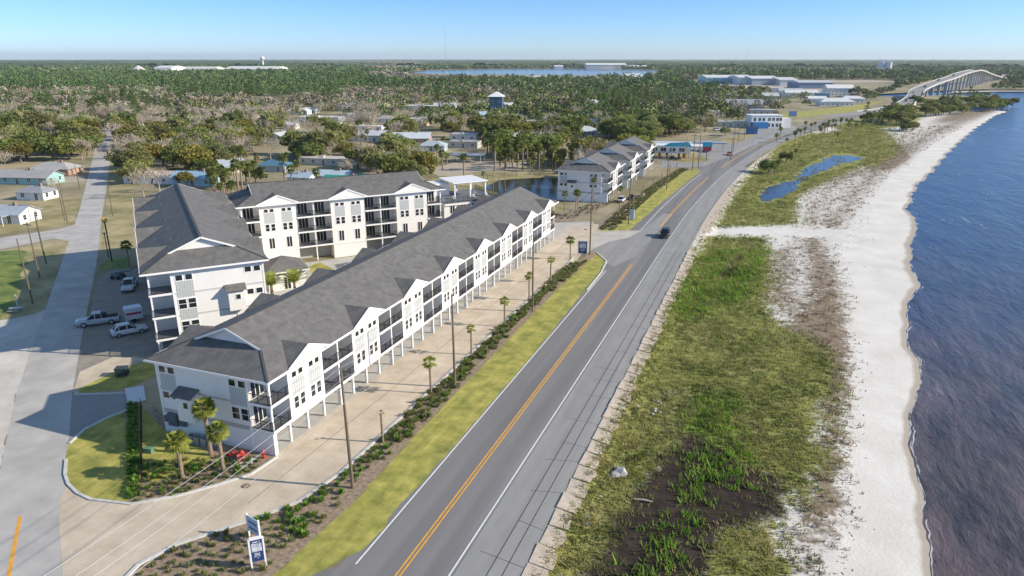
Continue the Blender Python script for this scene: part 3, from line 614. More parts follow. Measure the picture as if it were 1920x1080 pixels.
    # roof
    ov = .75; H = hw+ov; a0, a1 = -ov, L+ov; sb = 3.7; g = .5; zr = ze+H*pitch; zs = ze+sb*pitch; hs = H-sb
    mb = MB()
    for s in (-1, 1):
        mb.poly((s*H, a0, ze), (s*H, a1, ze), (s*hs, a1-sb, zs), (0, a1-sb, zr), (0, a0+sb, zr), (s*hs, a0+sb, zs))
    for (a, q) in ((a0, 1), (a1, -1)):
        hg = hs-g; mb.poly((-H, a, ze), (H, a, ze), (hs, a+q*sb, zs), (hg, a+q*(sb+g), zs+g*pitch), (-hg, a+q*(sb+g), zs+g*pitch), (-hs, a+q*sb, zs))
    dz = .015
    for s in (sides if len(sides) > 1 else (1, -1)):
        for (b0, b1) in bays:
            yc = (b0+b1)/2; hb = (b1-b0)/2+.5; xf = s*(hw+.8); zd = ze+hb*pitch
            for q in (-1, 1): mb.poly((xf, yc+q*hb, ze+dz), (s*H, yc+q*hb, ze+dz), (s*(H-hb), yc, zd+dz), (xf, yc, zd+dz))
    ro = mb.build('roof', M['roof'], t)
    gm = MB(); tr = MB()
    for (a, q) in ((a0, 1), (a1, -1)):
        yy = a+q*(sb+g-.02); hg = hs-g; gm.poly((-hg-.3, yy, zs+g*pitch-.13), (hg+.3, yy, zs+g*pitch-.13), (0, yy, zr-.05))
        yy = a+q*(sb-.03)
        for s in (-1, 1): tr.bar((s*hs, yy, zs-.1), (0, yy, zr-.1), .06, .24)
    gm.build('end_gable', M['white'], ro); tr.build('gable_trim', M['trim'], ro)
    fa = MB()
    for s in (-1, 1): fa.box(*sorted((s*(H-.02), s*(H+.05))), a0-.05, a1+.05, ze-.24, ze+.01)
    for a in (a0, a1): fa.box(-H+.02, H-.02, *sorted((a-.05, a+.02)), ze-.24, ze+.01)
    fa.poly((-H, a0, ze-.1), (H, a0, ze-.1), (H, a1, ze-.1), (-H, a1, ze-.1))
    fa.build('fascia', M['trim'], ro)
    rc = MB(); rc.bar((0, a0+sb, zr+.02), (0, a1-sb, zr+.02), .35, .06)
    for s in (-1, 1):
        for (a, q) in ((a0, 1), (a1, -1)): rc.bar((s*H, a, ze+.02), (s*hs, a+q*sb, zs+.02), .25, .05)
    rc.build('ridge_cap', cm('dark_ridge', (.07, .072, .075), .9), ro)
    for yy in np.arange(9, L-6, 7.3):
        mb = MB(); xx = -H*.45; zz = ze+(H-H*.45)*pitch; mb.tube([(xx, yy, zz-.1), (xx, yy, zz+.55)], .07); mb.build('vent_pipe', M['dgrey'], ro)
    return t
mod = 12.36
baysA = [(3.1+mod*k, 9.28+mod*k) for k in range(8)]
blkA = block('apartment_block', 'longest white apartment block on pilings, with eight gables above the tan gravel drive', (-53.5, 51.25, 0), 0, 15, 98.7, 9.0, (2.85, 5.85), baysA, sides=(1,), rec=2.8)
for k, zz in enumerate((3.2, 6.2)):
    mb = MB(); mb.box(-8.9, -7.45, 3, 7, zz-.3, zz); bo = mb.build('balcony', M['trim'], blkA); railing(bo, [(-7.5, 3.05), (-8.85, 3.05), (-8.85, 6.95), (-7.5, 6.95)], zz)
mod2 = 14.1
baysC = [(3.5+mod2*k, 10.6+mod2*k) for k in range(3)]
blkC = block('apartment_block', 'white three-gabled block behind the courtyard, facing the camera with three floors of balconies', (-101.5, 110.2, 0), R(-41.3), 13.8, 42.2, 12.7, (3.3, 6.4, 9.5), baysC, ground='closed', rec=2.6)
baysB = [(3.6+mod2*k, 10.7+mod2*k) for k in range(4)]
blkB = block('apartment_block', 'white block with big white end gable beside the shaded left street', (-72.4, 71.6, 0), R(48.7), 15, 56, 12.7, (2.95, 6.2, 9.45), baysB, sides=(-1,), ground='open', rec=2.9, endwall=(), ends=((-.40, 'b'), (.80, 'n')), stair=.45)
for k, (yy, xx, lab) in enumerate(((196.5, -51.8, 'nearest of the three short white blocks beyond the junction, beside the pond'), (222, -51.2, 'middle one of the three short white blocks beyond the junction'), (248, -50.6, 'farthest of the three short white blocks, next to the filling station'))):
    block('apartment_block', lab, (xx, yy, 0), 0, 15, 19.5, 9.0, (2.85, 5.85), [(6.3, 12.9)], ends=((-.78, 's'), (.42, 's')), group='short white blocks beyond the junction', pil=3.2)

# meters and coolers on the near end wall, hoses under the eaves
t = thing('meter_bank', 'dark grey electricity meter boxes low on the near end wall', 'meter bank', (-59.5, 51.2, 0))
for k, (x, z, w_, h) in enumerate(((-.9, 1.5, .5, .7), (0, 1.1, 1.3, 1.5), (1.4, 1.3, .8, .9))):
    mb = MB(); mb.box(x-w_/2, x+w_/2, -.32, -.02, z, z+h)
    for q in range(3): mb.box(x-w_/2+.05, x+w_/2-.05, -.36, -.31, z+h*(.1+.3*q), z+h*(.3+.3*q))
    mb.build('meter_box', M['dgrey'], t)
for k in range(4):
    t = thing('air_conditioner', f'{["leftmost", "second", "third", "rightmost"][k]} grey cooling unit at the foot of the near end wall', 'air conditioner', (-56.6+k*.95, 50.5, 0), group='coolers along the end wall')
    mb = MB(); mb.box(-.38, .38, -.38, .38, .08, .8); [mb.box(-.39, .39, -.39, .39, .15+q*.12, .18+q*.12) for q in range(5)]; mb.box(-.45, .45, -.45, .45, 0, .08); mb.build('casing', M['steel'], t)
    mb = MB(); mb.tube([(0, 0, .8), (0, 0, .84)], .3, 12); mb.build('fan_grille', M['dgrey'], t)

# clubhouse deck with pergola at the right end of the rear block; courtyard kiosk
n_ = Vector((.751, -.66, 0)); wq = Vector((.66, .751, 0))
def CB(n, w_, z=0): return n_*n+wq*w_+Vector((0, 0, z))
t = thing('clubhouse', 'white flat roofed annex with roof deck and pale pergola, right of the three-gabled block', 'clubhouse', CB(-149, 59), R(-41.3))
mb = MB(); mb.box(-6.5, 6.9, -.4, 13.5, 0, 9.2); mb.box(-6.5, -1.5, -.3, 4.5, 9.1, 12.2); mb.build('wall', M['white'], t)
mb = MB(); mb.box(-6.7, 7.1, -.45, 13.7, 9.2, 9.35); dk = mb.build('roof_deck', M['deck'], t); railing(dk, [(-6.5, 13.5), (7.0, 13.5), (7.0, -.2)], 9.35)
mb = MB(); mb.box(-5.8, 3.2, 3.6, 12.4, 12.75, 12.95); mb.box(-5.5, 2.9, 3.9, 12.1, 12.6, 12.76); pg = mb.build('pergola_roof', M['trim'], t)
for x in (-5.3, 2.7):
    for y in (4.1, 8, 11.9): mb = MB(); mb.box(x-.14, x+.14, y-.14, y+.14, 9.34, 12.62); mb.build('pergola_post', M['trim'], t)
T = lambda a, o, q: (6.9+o, a, q)
for zz in (3.3, 6.4):
    for a in (1.6, 4.2, 7, 9.8, 12): window(t, T, a, zz+.5, 1.1, 1.9, 0)
mb = MB(); mb.box(6.5, 7.2, -.35, 13.6, 8.7, 9.0); mb.build('trim_band', M['trim'], t)
for k, (x, y) in enumerate(((-2, 6), (1, 10), (4.8, 3), (4.9, 8), (4.9, 11.4))):
    p = CB(-149+x, 59+y, 9.35); c = thing('lounge_chair', f'{["back", "rear right", "front left", "front middle", "front right"][k]} pale chair on the roof deck by the pergola', 'chair', p, R(20*k), 'chairs on the roof deck')
    mb = MB(); mb.box(-.32, .32, -.3, .3, .3, .42); mb.build('seat', M['panel'], c); mb = MB(); mb.box(-.32, .32, .25, .35, .4, .95); mb.build('backrest', M['panel'], c)
    for q in (-.27, .27):
        for r_ in (-.25, .25): mb = MB(); mb.box(q-.03, q+.03, r_-.03, r_+.03, 0, .3); mb.build('leg', M['rail'], c)
t = thing('courtyard_kiosk', 'small white square hut with dark hip roof between the blocks', 'hut', G(534, 533), R(-41.3))
mb = MB(); mb.box(-3.3, 3.3, -3.3, 3.3, 0, 3.6); mb.build('wall', M['white'], t)
mb = MB()
for a in range(4):
    q = [Matrix.Rotation(a*math.pi/2, 3, 'Z') @ Vector(p) for p in ((-4, -4, 3.6), (4, -4, 3.6), (0, 0, 5.6))]; mb.poly(*q)
ro = mb.build('roof', M['roof'], t); mb = MB(); mb.box(-4.05, 4.05, -4.05, 4.05, 3.38, 3.58); mb.build('fascia', M['trim'], ro)
T = lambda a, o, q: (3.3+o, a, q)
window(t, T, 0, .1, 1.1, 2.2, 0, 'glass_door')
sheet('courtyard_paving', [CB(-141.5, 14), CB(-141.5, 66), CB(-128, 66), CB(-110, 30), CB(-104, 17)], .005, M['concrete'])
sheet('lawn', gp((575, 500), (600, 492), (640, 512), (600, 530)), .012, M['lawn'])

# ------------------------------------------------------------------ houses of the neighbourhood
def house(px, py, w_, dpt, h, rot, kind, rc, wc, label, cat='house', rh=None, porch=False, wins=True, name='house'):
    p = G(px, py); t = thing(name, label, cat, p, R(rot))
    rm = cm('roof_%s' % '_'.join(str(int(c*100)) for c in rc), rc, .55, noise=.08, scale=.4)
    wm = cm('paint_%s' % '_'.join(str(int(c*100)) for c in wc), wc, .7, noise=.04, scale=.5)
    a, b = w_/2, dpt/2; mb = MB(); mb.box(-a, a, -b, b, 0, h)
    rh = rh if rh is not None else (b*.45)
    if kind == 'gable': mb.prism([(-b, h-.01), (b, h-.01), (0, h+rh-.06)], 'x', -a, a)
    mb.build('wall', wm, t); o = .5; mb = MB()
    if kind == 'gable':
        for s in (-1, 1):
            k = rh/b; mb.prism([(s*(b+o), h-o*k), (0, h+rh), (0, h+rh-.14), (s*(b+o), h-o*k-.14)], 'x', -a-o, a+o)
    elif kind == 'hip':
        k = rh/b; z1 = h-o*k; A, B = a+o, b+o; r_ = max(.1, A-B)
        mb._a([(-A, -B, z1), (A, -B, z1), (A, B, z1), (-A, B, z1), (-r_, 0, h+rh), (r_, 0, h+rh)], [(0, 1, 5, 4), (2, 3, 4, 5), (1, 2, 5), (3, 0, 4), (0, 3, 2, 1)])
    else: mb.box(-a-.2, a+.2, -b-.2, b+.2, h, h+.22); mb.box(-a*.3, -a*.1, -b*.3, b*.1, h+.2, h+.8)
    ro = mb.build('roof', rm, t)
    if kind != 'flat' and w_ < 30: m2 = MB(); m2.box(a*.3, a*.3+.7, -.4, .3, h, h+rh+.7); m2.build('chimney', cm('brick_chimney', (.3, .2, .16), .9), ro)
    if wins:
        n = max(2, int(w_/4)); rows = max(1, int(h/3))
        for s in (1,):
            T = lambda q, oo, z: (q, -b-oo, z)
            for rr in range(rows):
                for k in range(n):
                    q = -a+w_*(k+.5)/n
                    if k == n//2 and rr == 0: window(t, T, q, .1, 1.0, 2.0, 0, 'door')
                    else: window(t, T, q, .9+rr*3, 1.2, 1.2, 1)
        T = lambda q, oo, z: (a+oo, q, z)
        for k in (-.5, .5): window(t, T, k*b, .9, 1.0, 1.2, 1)
    if porch:
        m2 = MB(); m2.box(-a*.6, a*.6, -b-2.6, -b, h-.35, h-.2); pr = m2.build('porch_roof', rm, t)
        for q in (-a*.55, 0, a*.55): m2 = MB(); m2.box(q-.07, q+.07, -b-2.5, -b-2.36, 0, h-.34); m2.build('porch_post', M['trim'], t)
    return t
gr = (.38, .39, .40); lg = (.55, .56, .57); wh = (.74, .73, .70); bl = (.13, .30, .42); dg = (.16, .165, .17); be = (.52, .43, .34); sb_ = (.36, .45, .52); W1 = (.72, .71, .67); W2 = (.55, .52, .46)
HOUSES = [
 (22, 414, 11.5, 7, 2.7, 12, 'gable', (.42, .46, .50), W1, 'white cottage with blue grey roof left of the street', 1),
 (72, 372, 9, 6, 2.6, 12, 'hip', (.32, .33, .34), W1, 'small white house with grey roof north of the white cottage', 0),
 (40, 342, 26, 8, 2.6, 14, 'gable', (.40, .38, .36), (.30, .50, .48), 'long low turquoise walled house with grey roof at the left edge', 0),
 (108, 326, 15, 8, 2.6, 14, 'hip', (.44, .42, .40), (.5, .3, .2), 'house with mottled grey roof next to the grey parked car', 1),
 (86, 282, 8, 6, 2.8, 12, 'gable', (.45, .50, .55), W1, 'tiny pale blue shed among the oaks left of the street', 0),
 (300, 341, 20, 9, 2.9, 16, 'flat', be, W1, 'beige flat roofed house just above the big roof ridge', 0),
 (372, 346, 14, 7, 3, 16, 'gable', (.30, .45, .60), (.35, .50, .62), 'blue roofed shed behind the left apartment block', 0),
 (262, 247, 12, 8, 2.8, 20, 'hip', (.50, .54, .60), W1, 'pale blue roofed house among bare trees by the street', 0),
 (382, 251, 16, 7, 2.8, 14, 'flat', lg, (.5, .68, .68), 'low flat house with pale teal wall among the oaks', 0),
 (396, 217, 19, 9, 3, 14, 'gable', lg, W1, 'white roofed bungalow at the edge of the pine wood', 0),
 (350, 215, 9, 7, 3, 14, 'hip', wh, W1, 'tiny white house left of the white roofed bungalow', 0),
 (434, 322, 8.5, 8, 3, 60, 'gable', (.40, .44, .50), (.6, .58, .5), 'gable end house with slate blue roof in the palm clump', 0),
 (488, 231, 14, 9, 2.8, 14, 'hip', be, W1, 'beige roofed house with hipped roof among bare trees', 0),
 (525, 268, 10, 9, 3.4, 100, 'gable', (.50, .52, .54), W1, 'tall grey metal roofed house in the middle of the oaks', 0),
 (552, 268, 7, 5, 2.5, 14, 'gable', (.33, .45, .56), W1, 'small blue roofed annex beside the tall grey metal house', 0),
 (546, 241, 8, 6, 2.6, 14, 'gable', lg, W1, 'pale shed above the tall grey metal house', 0),
 (562, 214, 16, 8, 3, 10, 'hip', wh, (.6, .72, .72), 'white house half hidden by palms, left of the beige hall', 0),
 (604, 232, 27, 13, 4.4, 14, 'flat', (.66, .60, .50), (.5, .53, .56), 'large beige flat roofed hall with shaded grey end', 1),
 (652, 208, 14, 10, 4, 14, 'gable', (.28, .29, .31), W1, 'house with dark grey roof behind the beige hall', 0),
 (662, 225, 8, 7, 3, 60, 'gable', (.5, .58, .66), W1, 'narrow white and blue house right of the beige hall', 0),
 (700, 264, 19, 9, 3.4, 10, 'gable', (.60, .61, .61), W1, 'white workshop with pale metal roof and open gable end', 0),
 (686, 246, 22, 7, 3, 10, 'flat', wh, W1, 'long white flat roof behind the white workshop', 0),
 (722, 229, 10, 8, 2.8, 14, 'hip', (.40, .38, .36), W1, 'small hip roofed house above the white workshop', 0),
 (770, 268, 20, 10, 3, 20, 'gable', (.60, .63, .66), (.5, .3, .18), 'metal roofed house with orange brick end wall', 0),
 (778, 235, 17, 9, 3, 14, 'gable', (.50, .52, .55), (.55, .36, .22), 'grey roofed house with orange wall behind the metal roofed one', 0),
 (812, 282, 12, 8, 2.8, 14, 'hip', (.45, .50, .54), (.4, .5, .55), 'pale house half hidden by palms near the carport', 0),
 (790, 206, 24, 10, 3.4, 10, 'flat', wh, W1, 'long white roof left of the blue tower house', 0),
 (835, 205, 18, 9, 3.4, 20, 'gable', lg, W1, 'white house with grey roof near the blue tower house', 0),
 (866, 211, 20, 8, 3.2, 10, 'flat', (.5, .62, .66), (.25, .45, .5), 'low teal walled building left of the blue tower house', 0),
 (750, 190, 12, 8, 3, 10, 'hip', (.45, .46, .44), W1, 'grey roofed house far behind the bare trees', 0),
 (518, 320, 11, 7, 2.6, 10, 'hip', (.10, .22, .30), (.4, .45, .45), 'teal blue roofed house by the sandy yard', 0),
 (568, 343, 8, 6, 2.6, 8, 'gable', (.42, .52, .62), W1, 'light blue roof left of the green roofed sheds', 0),
 (628, 340, 12, 6, 2.6, 8, 'gable', (.50, .58, .64), W1, 'pale blue metal roof above the green roofed sheds', 0),
 (650, 347, 14, 4, 2.4, 8, 'gable', (.03, .32, .24), W2, 'left one of the two bright green roofed sheds', 0),
 (700, 344, 10, 4, 2.4, 8, 'gable', (.03, .34, .26), W2, 'right one of the two bright green roofed sheds', 0),
 (615, 308, 22, 7, 2.6, 6, 'flat', (.62, .58, .50), W2, 'low pale roofed trailer home above the blue roofs', 0),
 (655, 291, 4, 4, 3.4, 10, 'gable', wh, W1, 'small white shed at the end of the sand lot', 0),
 (960, 268, 20, 10, 3, 10, 'gable', (.60, .61, .60), W1, 'pale roofed house above the palm grove', 0),
 (872, 262, 14, 9, 3, 10, 'flat', (.50, .49, .46), W1, 'flat grey roof behind the yellow green tree', 0),
 (1010, 240, 14, 8, 3, 10, 'gable', (.45, .43, .40), W1, 'dull roofed house hidden among trees above the palm grove', 0),
 (914, 222, 11, 8, 3, 30, 'gable', (.42, .52, .62), W1, 'pale blue roof beside the golden green tree', 0),
 (1094, 254, 15, 10, 3, 18, 'hip', (.60, .62, .62), (.70, .66, .52), 'cream cottage with pale hip roof in its own field', 1),
 (1100, 238, 12, 8, 3, 18, 'gable', (.58, .58, .56), W1, 'pale roof directly behind the cream cottage', 0),
 (1075, 198, 30, 12, 4, 12, 'gable', (.55, .42, .36), W1, 'long pinkish roofed house in the trees', 0),
 (1112, 202, 16, 12, 4, 60, 'hip', (.46, .47, .46), W1, 'grey hip roof right of the long pinkish roof', 0),
 (1262, 193, 17, 12, 4, 20, 'gable', lg, W1, 'white roofed house far right of the pinkish one', 0),
 (1300, 168, 28, 14, 5, 20, 'flat', wh, W1, 'white roof among trees left of the boat works', 0),
 (900, 157, 34, 16, 5, 10, 'flat', wh, W1, 'white building near the lake shore, left one', 0),
 (1008, 153, 44, 20, 6, 10, 'gable', wh, W1, 'white building near the lake shore, middle one', 0),
 (1185, 153, 60, 34, 7, 5, 'hip', (.72, .72, .7), (.66, .70, .76), 'large white roofed hall right of the lake', 0),
 (1392, 206, 30, 16, 5, 12, 'gable', (.33, .36, .39), (.30, .33, .37), 'big grey metal warehouse with shallow gable roof', 0),
 (1425, 214, 22, 9, 3.4, 12, 'flat', lg, W2, 'flat pale roof in front of the big grey warehouse', 0),
 (1442, 191, 15, 12, 6, 12, 'gable', (.55, .55, .55), (.25, .28, .32), 'grey shed right of the big grey warehouse', 0),
 (1330, 224, 10, 6, 3, 12, 'flat', lg, W1, 'tiny flat roofed hut among palms left of the flat canopy', 0),
 (1368, 237, 21, 9, 3, 12, 'flat', (.48, .47, .45), W2, 'low flat roofed shop with parked cars and a round bush', 0),
 (1480, 178, 26, 12, 5, 12, 'gable', (.48, .50, .52), W1, 'pale grey house left of the teal one', 0),
 (1452, 186, 11, 8, 6, 12, 'flat', (.1, .35, .45), (.08, .33, .40), 'teal cube building among palms', 0),
 (1500, 182, 34, 12, 5, 12, 'gable', wh, W1, 'white house behind the palm row', 0),
 (1540, 188, 12, 10, 7, 12, 'flat', (.3, .42, .5), (.2, .32, .4), 'small blue grey tower block by the palm row', 0),
 (1570, 179, 30, 16, 8.5, 18, 'gable', wh, W1, 'tall white house with steep roofs near the bridge', 0),
 (1565, 198, 30, 12, 4, 18, 'hip', (.68, .68, .68), W1, 'low white house with hip roof in front of the tall one', 0),
 (1595, 192, 22, 10, 4, 18, 'hip', (.66, .66, .66), W1, 'low white roof nearest the bridge approach', 0),
 (1438, 172, 40, 14, 5, 10, 'flat', wh, W1, 'white flat roof below the boat works', 0),
 (585, 212, 9, 7, 3, 10, 'gable', lg, W1, 'pale cottage right of the house half hidden by palms', 0),
 (775, 192, 13, 9, 3, 10, 'gable', (.48, .5, .52), W1, 'grey roof behind the long white roof near the tower house', 0),
 (748, 186, 9, 7, 3, 10, 'flat', (.3, .5, .5), W1, 'tiny teal roof in the bare trees left of centre', 0),
 (902, 200, 12, 8, 3, 14, 'hip', wh, W1, 'white roof just left of the tower house foot', 0),
 (950, 203, 11, 8, 3, 14, 'gable', wh, W1, 'white roof just right of the tower house', 0),
 (966, 224, 12, 8, 3, 14, 'gable', wh, W2, 'white gabled roof above the pale roofed house', 0),
 (872, 276, 14, 8, 2.8, 10, 'flat', (.40, .36, .30), W2, 'brown flat roof left of the open carport', 0),
 (1166, 232, 13, 8, 3, 14, 'gable', lg, W1, 'pale roof in the thicket above the short white blocks', 0),
 (1308, 189, 16, 9, 3, 14, 'hip', wh, W1, 'white roof left of the big grey warehouse', 0),
 (1312, 204, 14, 8, 3, 14, 'gable', lg, W1, 'pale roof between the white roof and the flat shop', 0),
 (1350, 216, 14, 8, 3, 14, 'flat', wh, W1, 'white flat roof below the big grey warehouse', 0),
 (1376, 186, 18, 9, 3.5, 14, 'gable', wh, W1, 'white roof behind the big grey warehouse', 0),
 (1528, 192, 18, 9, 4, 14, 'gable', wh, W1, 'white roof between the palm row and the tall white house', 0),
 (640, 188, 14, 8, 3, 10, 'gable', wh, W1, 'white roof at the edge of the pine wood, centre left', 0),
 (1230, 196, 14, 9, 3, 10, 'hip', lg, W1, 'pale hip roof in the far trees above the short blocks', 0),
 (1340, 160.5, 0, 0, 0, 0, '', gr, gr, '', 0),
]
for h in HOUSES:
    if h[2]: house(*h[:10], porch=bool(h[10]), wins=h[1] > 175)
# far large sheds
def shed(px0, px1, py, dpt, h, rc, wc, label, stripes=None):
    a, b = G(px0, py), G(px1, py); L = (b-a).length; m_ = (a+b)/2; rz = math.atan2((b-a).y, (b-a).x)
    t = thing('industrial_shed', label, 'industrial shed', m_, rz); mb = MB(); mb.box(-L/2, L/2, 0, dpt, 0, h); mb.build('wall', cm('shedw%d' % (wc[0]*99), wc), t)
    mb = MB(); mb.prism([(-1, h), (dpt+1, h), (dpt/2, h+dpt*.06)], 'x', -L/2-1, L/2+1); mb.build('roof', cm('shedr%d' % (rc[0]*99), rc, .5), t)
    if stripes:
        for k in range(stripes): mb = MB(); x = -L/2+L*(k+.5)/stripes; mb.box(x-L/stripes*.3, x+L/stripes*.3, -.3, -.05, h*.15, h*.75); mb.build('window', cm('tealglass', (.06, .25, .33), .3), t)
shed(1325, 1383, 157, 60, 10, (.72, .72, .7), (.45, .62, .68), 'boat works hall with teal glazed front', 12)
shed(1385, 1410, 158.5, 60, 11, (.74, .73, .7), (.7, .7, .68), 'white boat works hall beside the teal glazed one')
shed(1410, 1460, 159.5, 60, 10, (.74, .73, .71), (.42, .44, .48), 'grey fronted boat works hall with white roof')
shed(1462, 1496, 160.5, 60, 8.5, (.66, .65, .62), (.6, .6, .6), 'lower grey fronted hall right of the boat works')
shed(1498, 1562, 166, 45, 8, (.55, .56, .56), (.16, .24, .33), 'dark blue fronted hall near the bridge approach')
shed(1100, 1175, 129.6, 120, 16, (.75, .75, .73), (.6, .62, .66), 'white hall on the far shore of the lake')
shed(1182, 1215, 129.8, 90, 10, (.75, .75, .73), (.7, .7, .7), 'small white hall on the far lake shore, right')
shed(1040, 1056, 129.6, 80, 10, (.75, .75, .73), (.7, .7, .7), 'small white hall on the far lake shore, left')
shed(290, 322, 137, 90, 15, (.76, .74, .7), (.7, .69, .66), 'pale hall beside the white conical heap')
shed(420, 520, 135.5, 120, 10, (.76, .74, .7), (.68, .66, .62), 'long pale hall beyond the pine wood')
shed(330, 400, 136, 100, 11, (.70, .66, .6), (.62, .6, .56), 'low pale hall left of the long one beyond the pines')
t = thing('conical_heap', 'white conical heap beyond the pine wood', 'heap', G(261, 137.5)); mb = MB()
mb.tube([(0, 0, 0), (0, 0, 7), (0, 0, 18), (0, 0, 22)], [34, 24, 8, 1], 14); mb.build('heap', cm('pale_fill', (.6, .58, .55), .9, noise=.15, scale=.1), t)
t = thing('silo', 'pale silo block among far trees left of the bridge', 'silo', G(1650, 134.5), 0); mb = MB(); mb.tube([(0, 0, 0), (0, 0, 30)], 10, 16); mb.tube([(22, 0, 0), (22, 0, 30)], 10, 16); mb.build('tank', cm('silo_grey', (.6, .62, .66)), t); mb = MB(); mb.box(-4, 26, -3, 3, 29, 33); mb.build('top', M['trim'], t)
t = thing('water_tower', 'slim white water tower on the left horizon', 'water tower', G(494, 128.5)); mb = MB(); mb.tube([(0, 0, 0), (0, 0, 32), (0, 0, 34)], [5, 3, 3], 10); mb.build('shaft', M['trim'], t); mb = MB(); mb.tube([(0, 0, 33), (0, 0, 38), (0, 0, 46), (0, 0, 50)], [3, 9, 9, 2], 14); mb.build('tank', M['trim'], t)
def mast(px, py, h, lab, r=1.):
    t = thing('radio_mast', lab, 'radio mast', G(px, py)); mb = MB()
    for a in range(3): q = a*2.094; mb.tube([(r*math.cos(q), r*math.sin(q), 0), (r*math.cos(q), r*math.sin(q), h)], .22, 4)
    for k in range(int(h/6)): q = k*2.094; mb.bar((r*math.cos(q), r*math.sin(q), k*6), (r*math.cos(q+2.094), r*math.sin(q+2.094), k*6+6), .2, .2)
    mb.build('lattice', cm('mast_grey', (.4, .42, .45)), t)
mast(836, 128, 165, 'tall thin radio mast on the horizon above the lake'); mast(1398, 126, 85, 'radio mast on the horizon right of centre', .8); mast(1056, 126, 50, 'small radio mast on the horizon above the lake')
# tower house
t = thing('tower_house', 'dark blue tower house with white hip roof', 'house', G(931, 217), R(14)); mb = MB(); mb.box(-4.6, 4.6, -4.6, 4.6, 0, 14); mb.build('wall', cm('navy_cladding', (.06, .13, .19)), t)
mb = MB(); A = 6
for a in range(4): mb.poly(*[Matrix.Rotation(a*math.pi/2, 3, 'Z') @ Vector(p) for p in ((-A, -A, 13.8), (A, -A, 13.8), (0, 0, 17.3))])
mb.build('roof', M['trim'], t); T = lambda a, o, q: (a, -4.6-o, q)
for zz in (1, 5, 9.5):
    for a in (-2.4, 2.4): window(t, T, a, zz, 1.4, 1.8, 1)
# carport
t = thing('carport', 'open carport with pale metal roof on thin posts by the palms', 'carport', G(878, 303), R(8)); mb = MB(); mb.box(-6.5, 6.5, -3.5, 3.5, 2.9, 3.05); [mb.box(-6.5, 6.5, y-.06, y+.06, 3.04, 3.1) for y in np.arange(-3.4, 3.5, .6)]; mb.build('roof', cm('carport_roof', (.55, .57, .6), .4), t)
for x in (-6, 0, 6):
    for y in (-3.2, 3.2): mb = MB(); mb.box(x-.07, x+.07, y-.07, y+.07, 0, 2.92); mb.build('post', M['trim'], t)
# filling station
t = thing('filling_station_canopy', 'long white canopy with turquoise sign panel over the pumps', 'canopy', G(1268, 296), R(8)); mb = MB(); mb.box(-12, 11, -4, 4, 4.6, 5.5); cnp = mb.build('canopy', M['trim'], t)
mb = MB(); mb.prism([(-6, 5.2), (6, 5.2), (4.5, 7.2), (-3, 6.6)], 'y', -4.15, -3.9); mb.build('sign_panel', cm('turquoise', (.05, .45, .60)), cnp)
for x in (-9, -2, 5, 10): mb = MB(); mb.box(x-.25, x+.25, -.25, .25, 0, 4.6); mb.build('column', M['trim'], t)
for k, x in enumerate((-7, -4, 1, 3)):
    p = G(1268, 296); c, s = math.cos(R(8)), math.sin(R(8)); tt = thing('fuel_pump', f'{["leftmost", "second", "third", "rightmost"][k]} fuel pump under the white canopy', 'fuel pump', (p.x+x*c, p.y+x*s, 0), R(8), 'pumps under the canopy'); mb = MB(); mb.box(-.45, .45, -.3, .3, 0, 1.9); mb.build('cabinet', cm('pump_red', (.35, .06, .05)), tt); mb = MB(); mb.box(-.3, .3, -.34, -.29, 1.1, 1.6); mb.build('screen', M['glass'], tt)
t = thing('filling_station_shop', 'low white shop behind the turquoise canopy', 'shop', G(1252, 289), R(8)); mb = MB(); mb.box(-9, 10, 5, 13, 0, 3.8); mb.build('wall', M['white'], t); mb = MB(); mb.box(-9.4, 10.4, 4.6, 13.4, 3.8, 4.2); mb.build('roof', cm('carport_roof', (.5, .5, .5)), t)
T = lambda a, o, q: (a, 5-o, q)
for x in (-6, -2, 2, 6): window(t, T, x, .6, 2.4, 2.0, 0)
t = thing('small_canopy', 'small grey roofed canopy beside the forecourt', 'canopy', G(1330, 283), R(8)); mb = MB(); mb.box(-7, 7, -3.5, 3.5, 3.6, 4.1); mb.build('roof', cm('canopy_grey', (.35, .37, .42)), t)
for x in (-6, 6):
    for y in (-2.8, 2.8): mb = MB(); mb.box(x-.15, x+.15, y-.15, y+.15, 0, 3.6); mb.build('post', M['trim'], t)
t = thing('pole_sign', 'tall roadside sign with teal top and red lower panel by the filling station', 'sign', G(1324, 302), R(12))
mb = MB(); mb.tube([(0, 0, 0), (0, 0, 5)], .18, 8); mb.build('pole', M['dgrey'], t); mb = MB(); mb.box(-1.9, 1.9, -.2, .2, 5.8, 7.7); mb.build('top_panel', cm('turquoise', (.05, .45, .60)), t); mb = MB(); mb.box(-1.7, 1.7, -.2, .2, 4.2, 5.78); mb.build('lower_panel', cm('sign_red', (.5, .04, .05)), t)
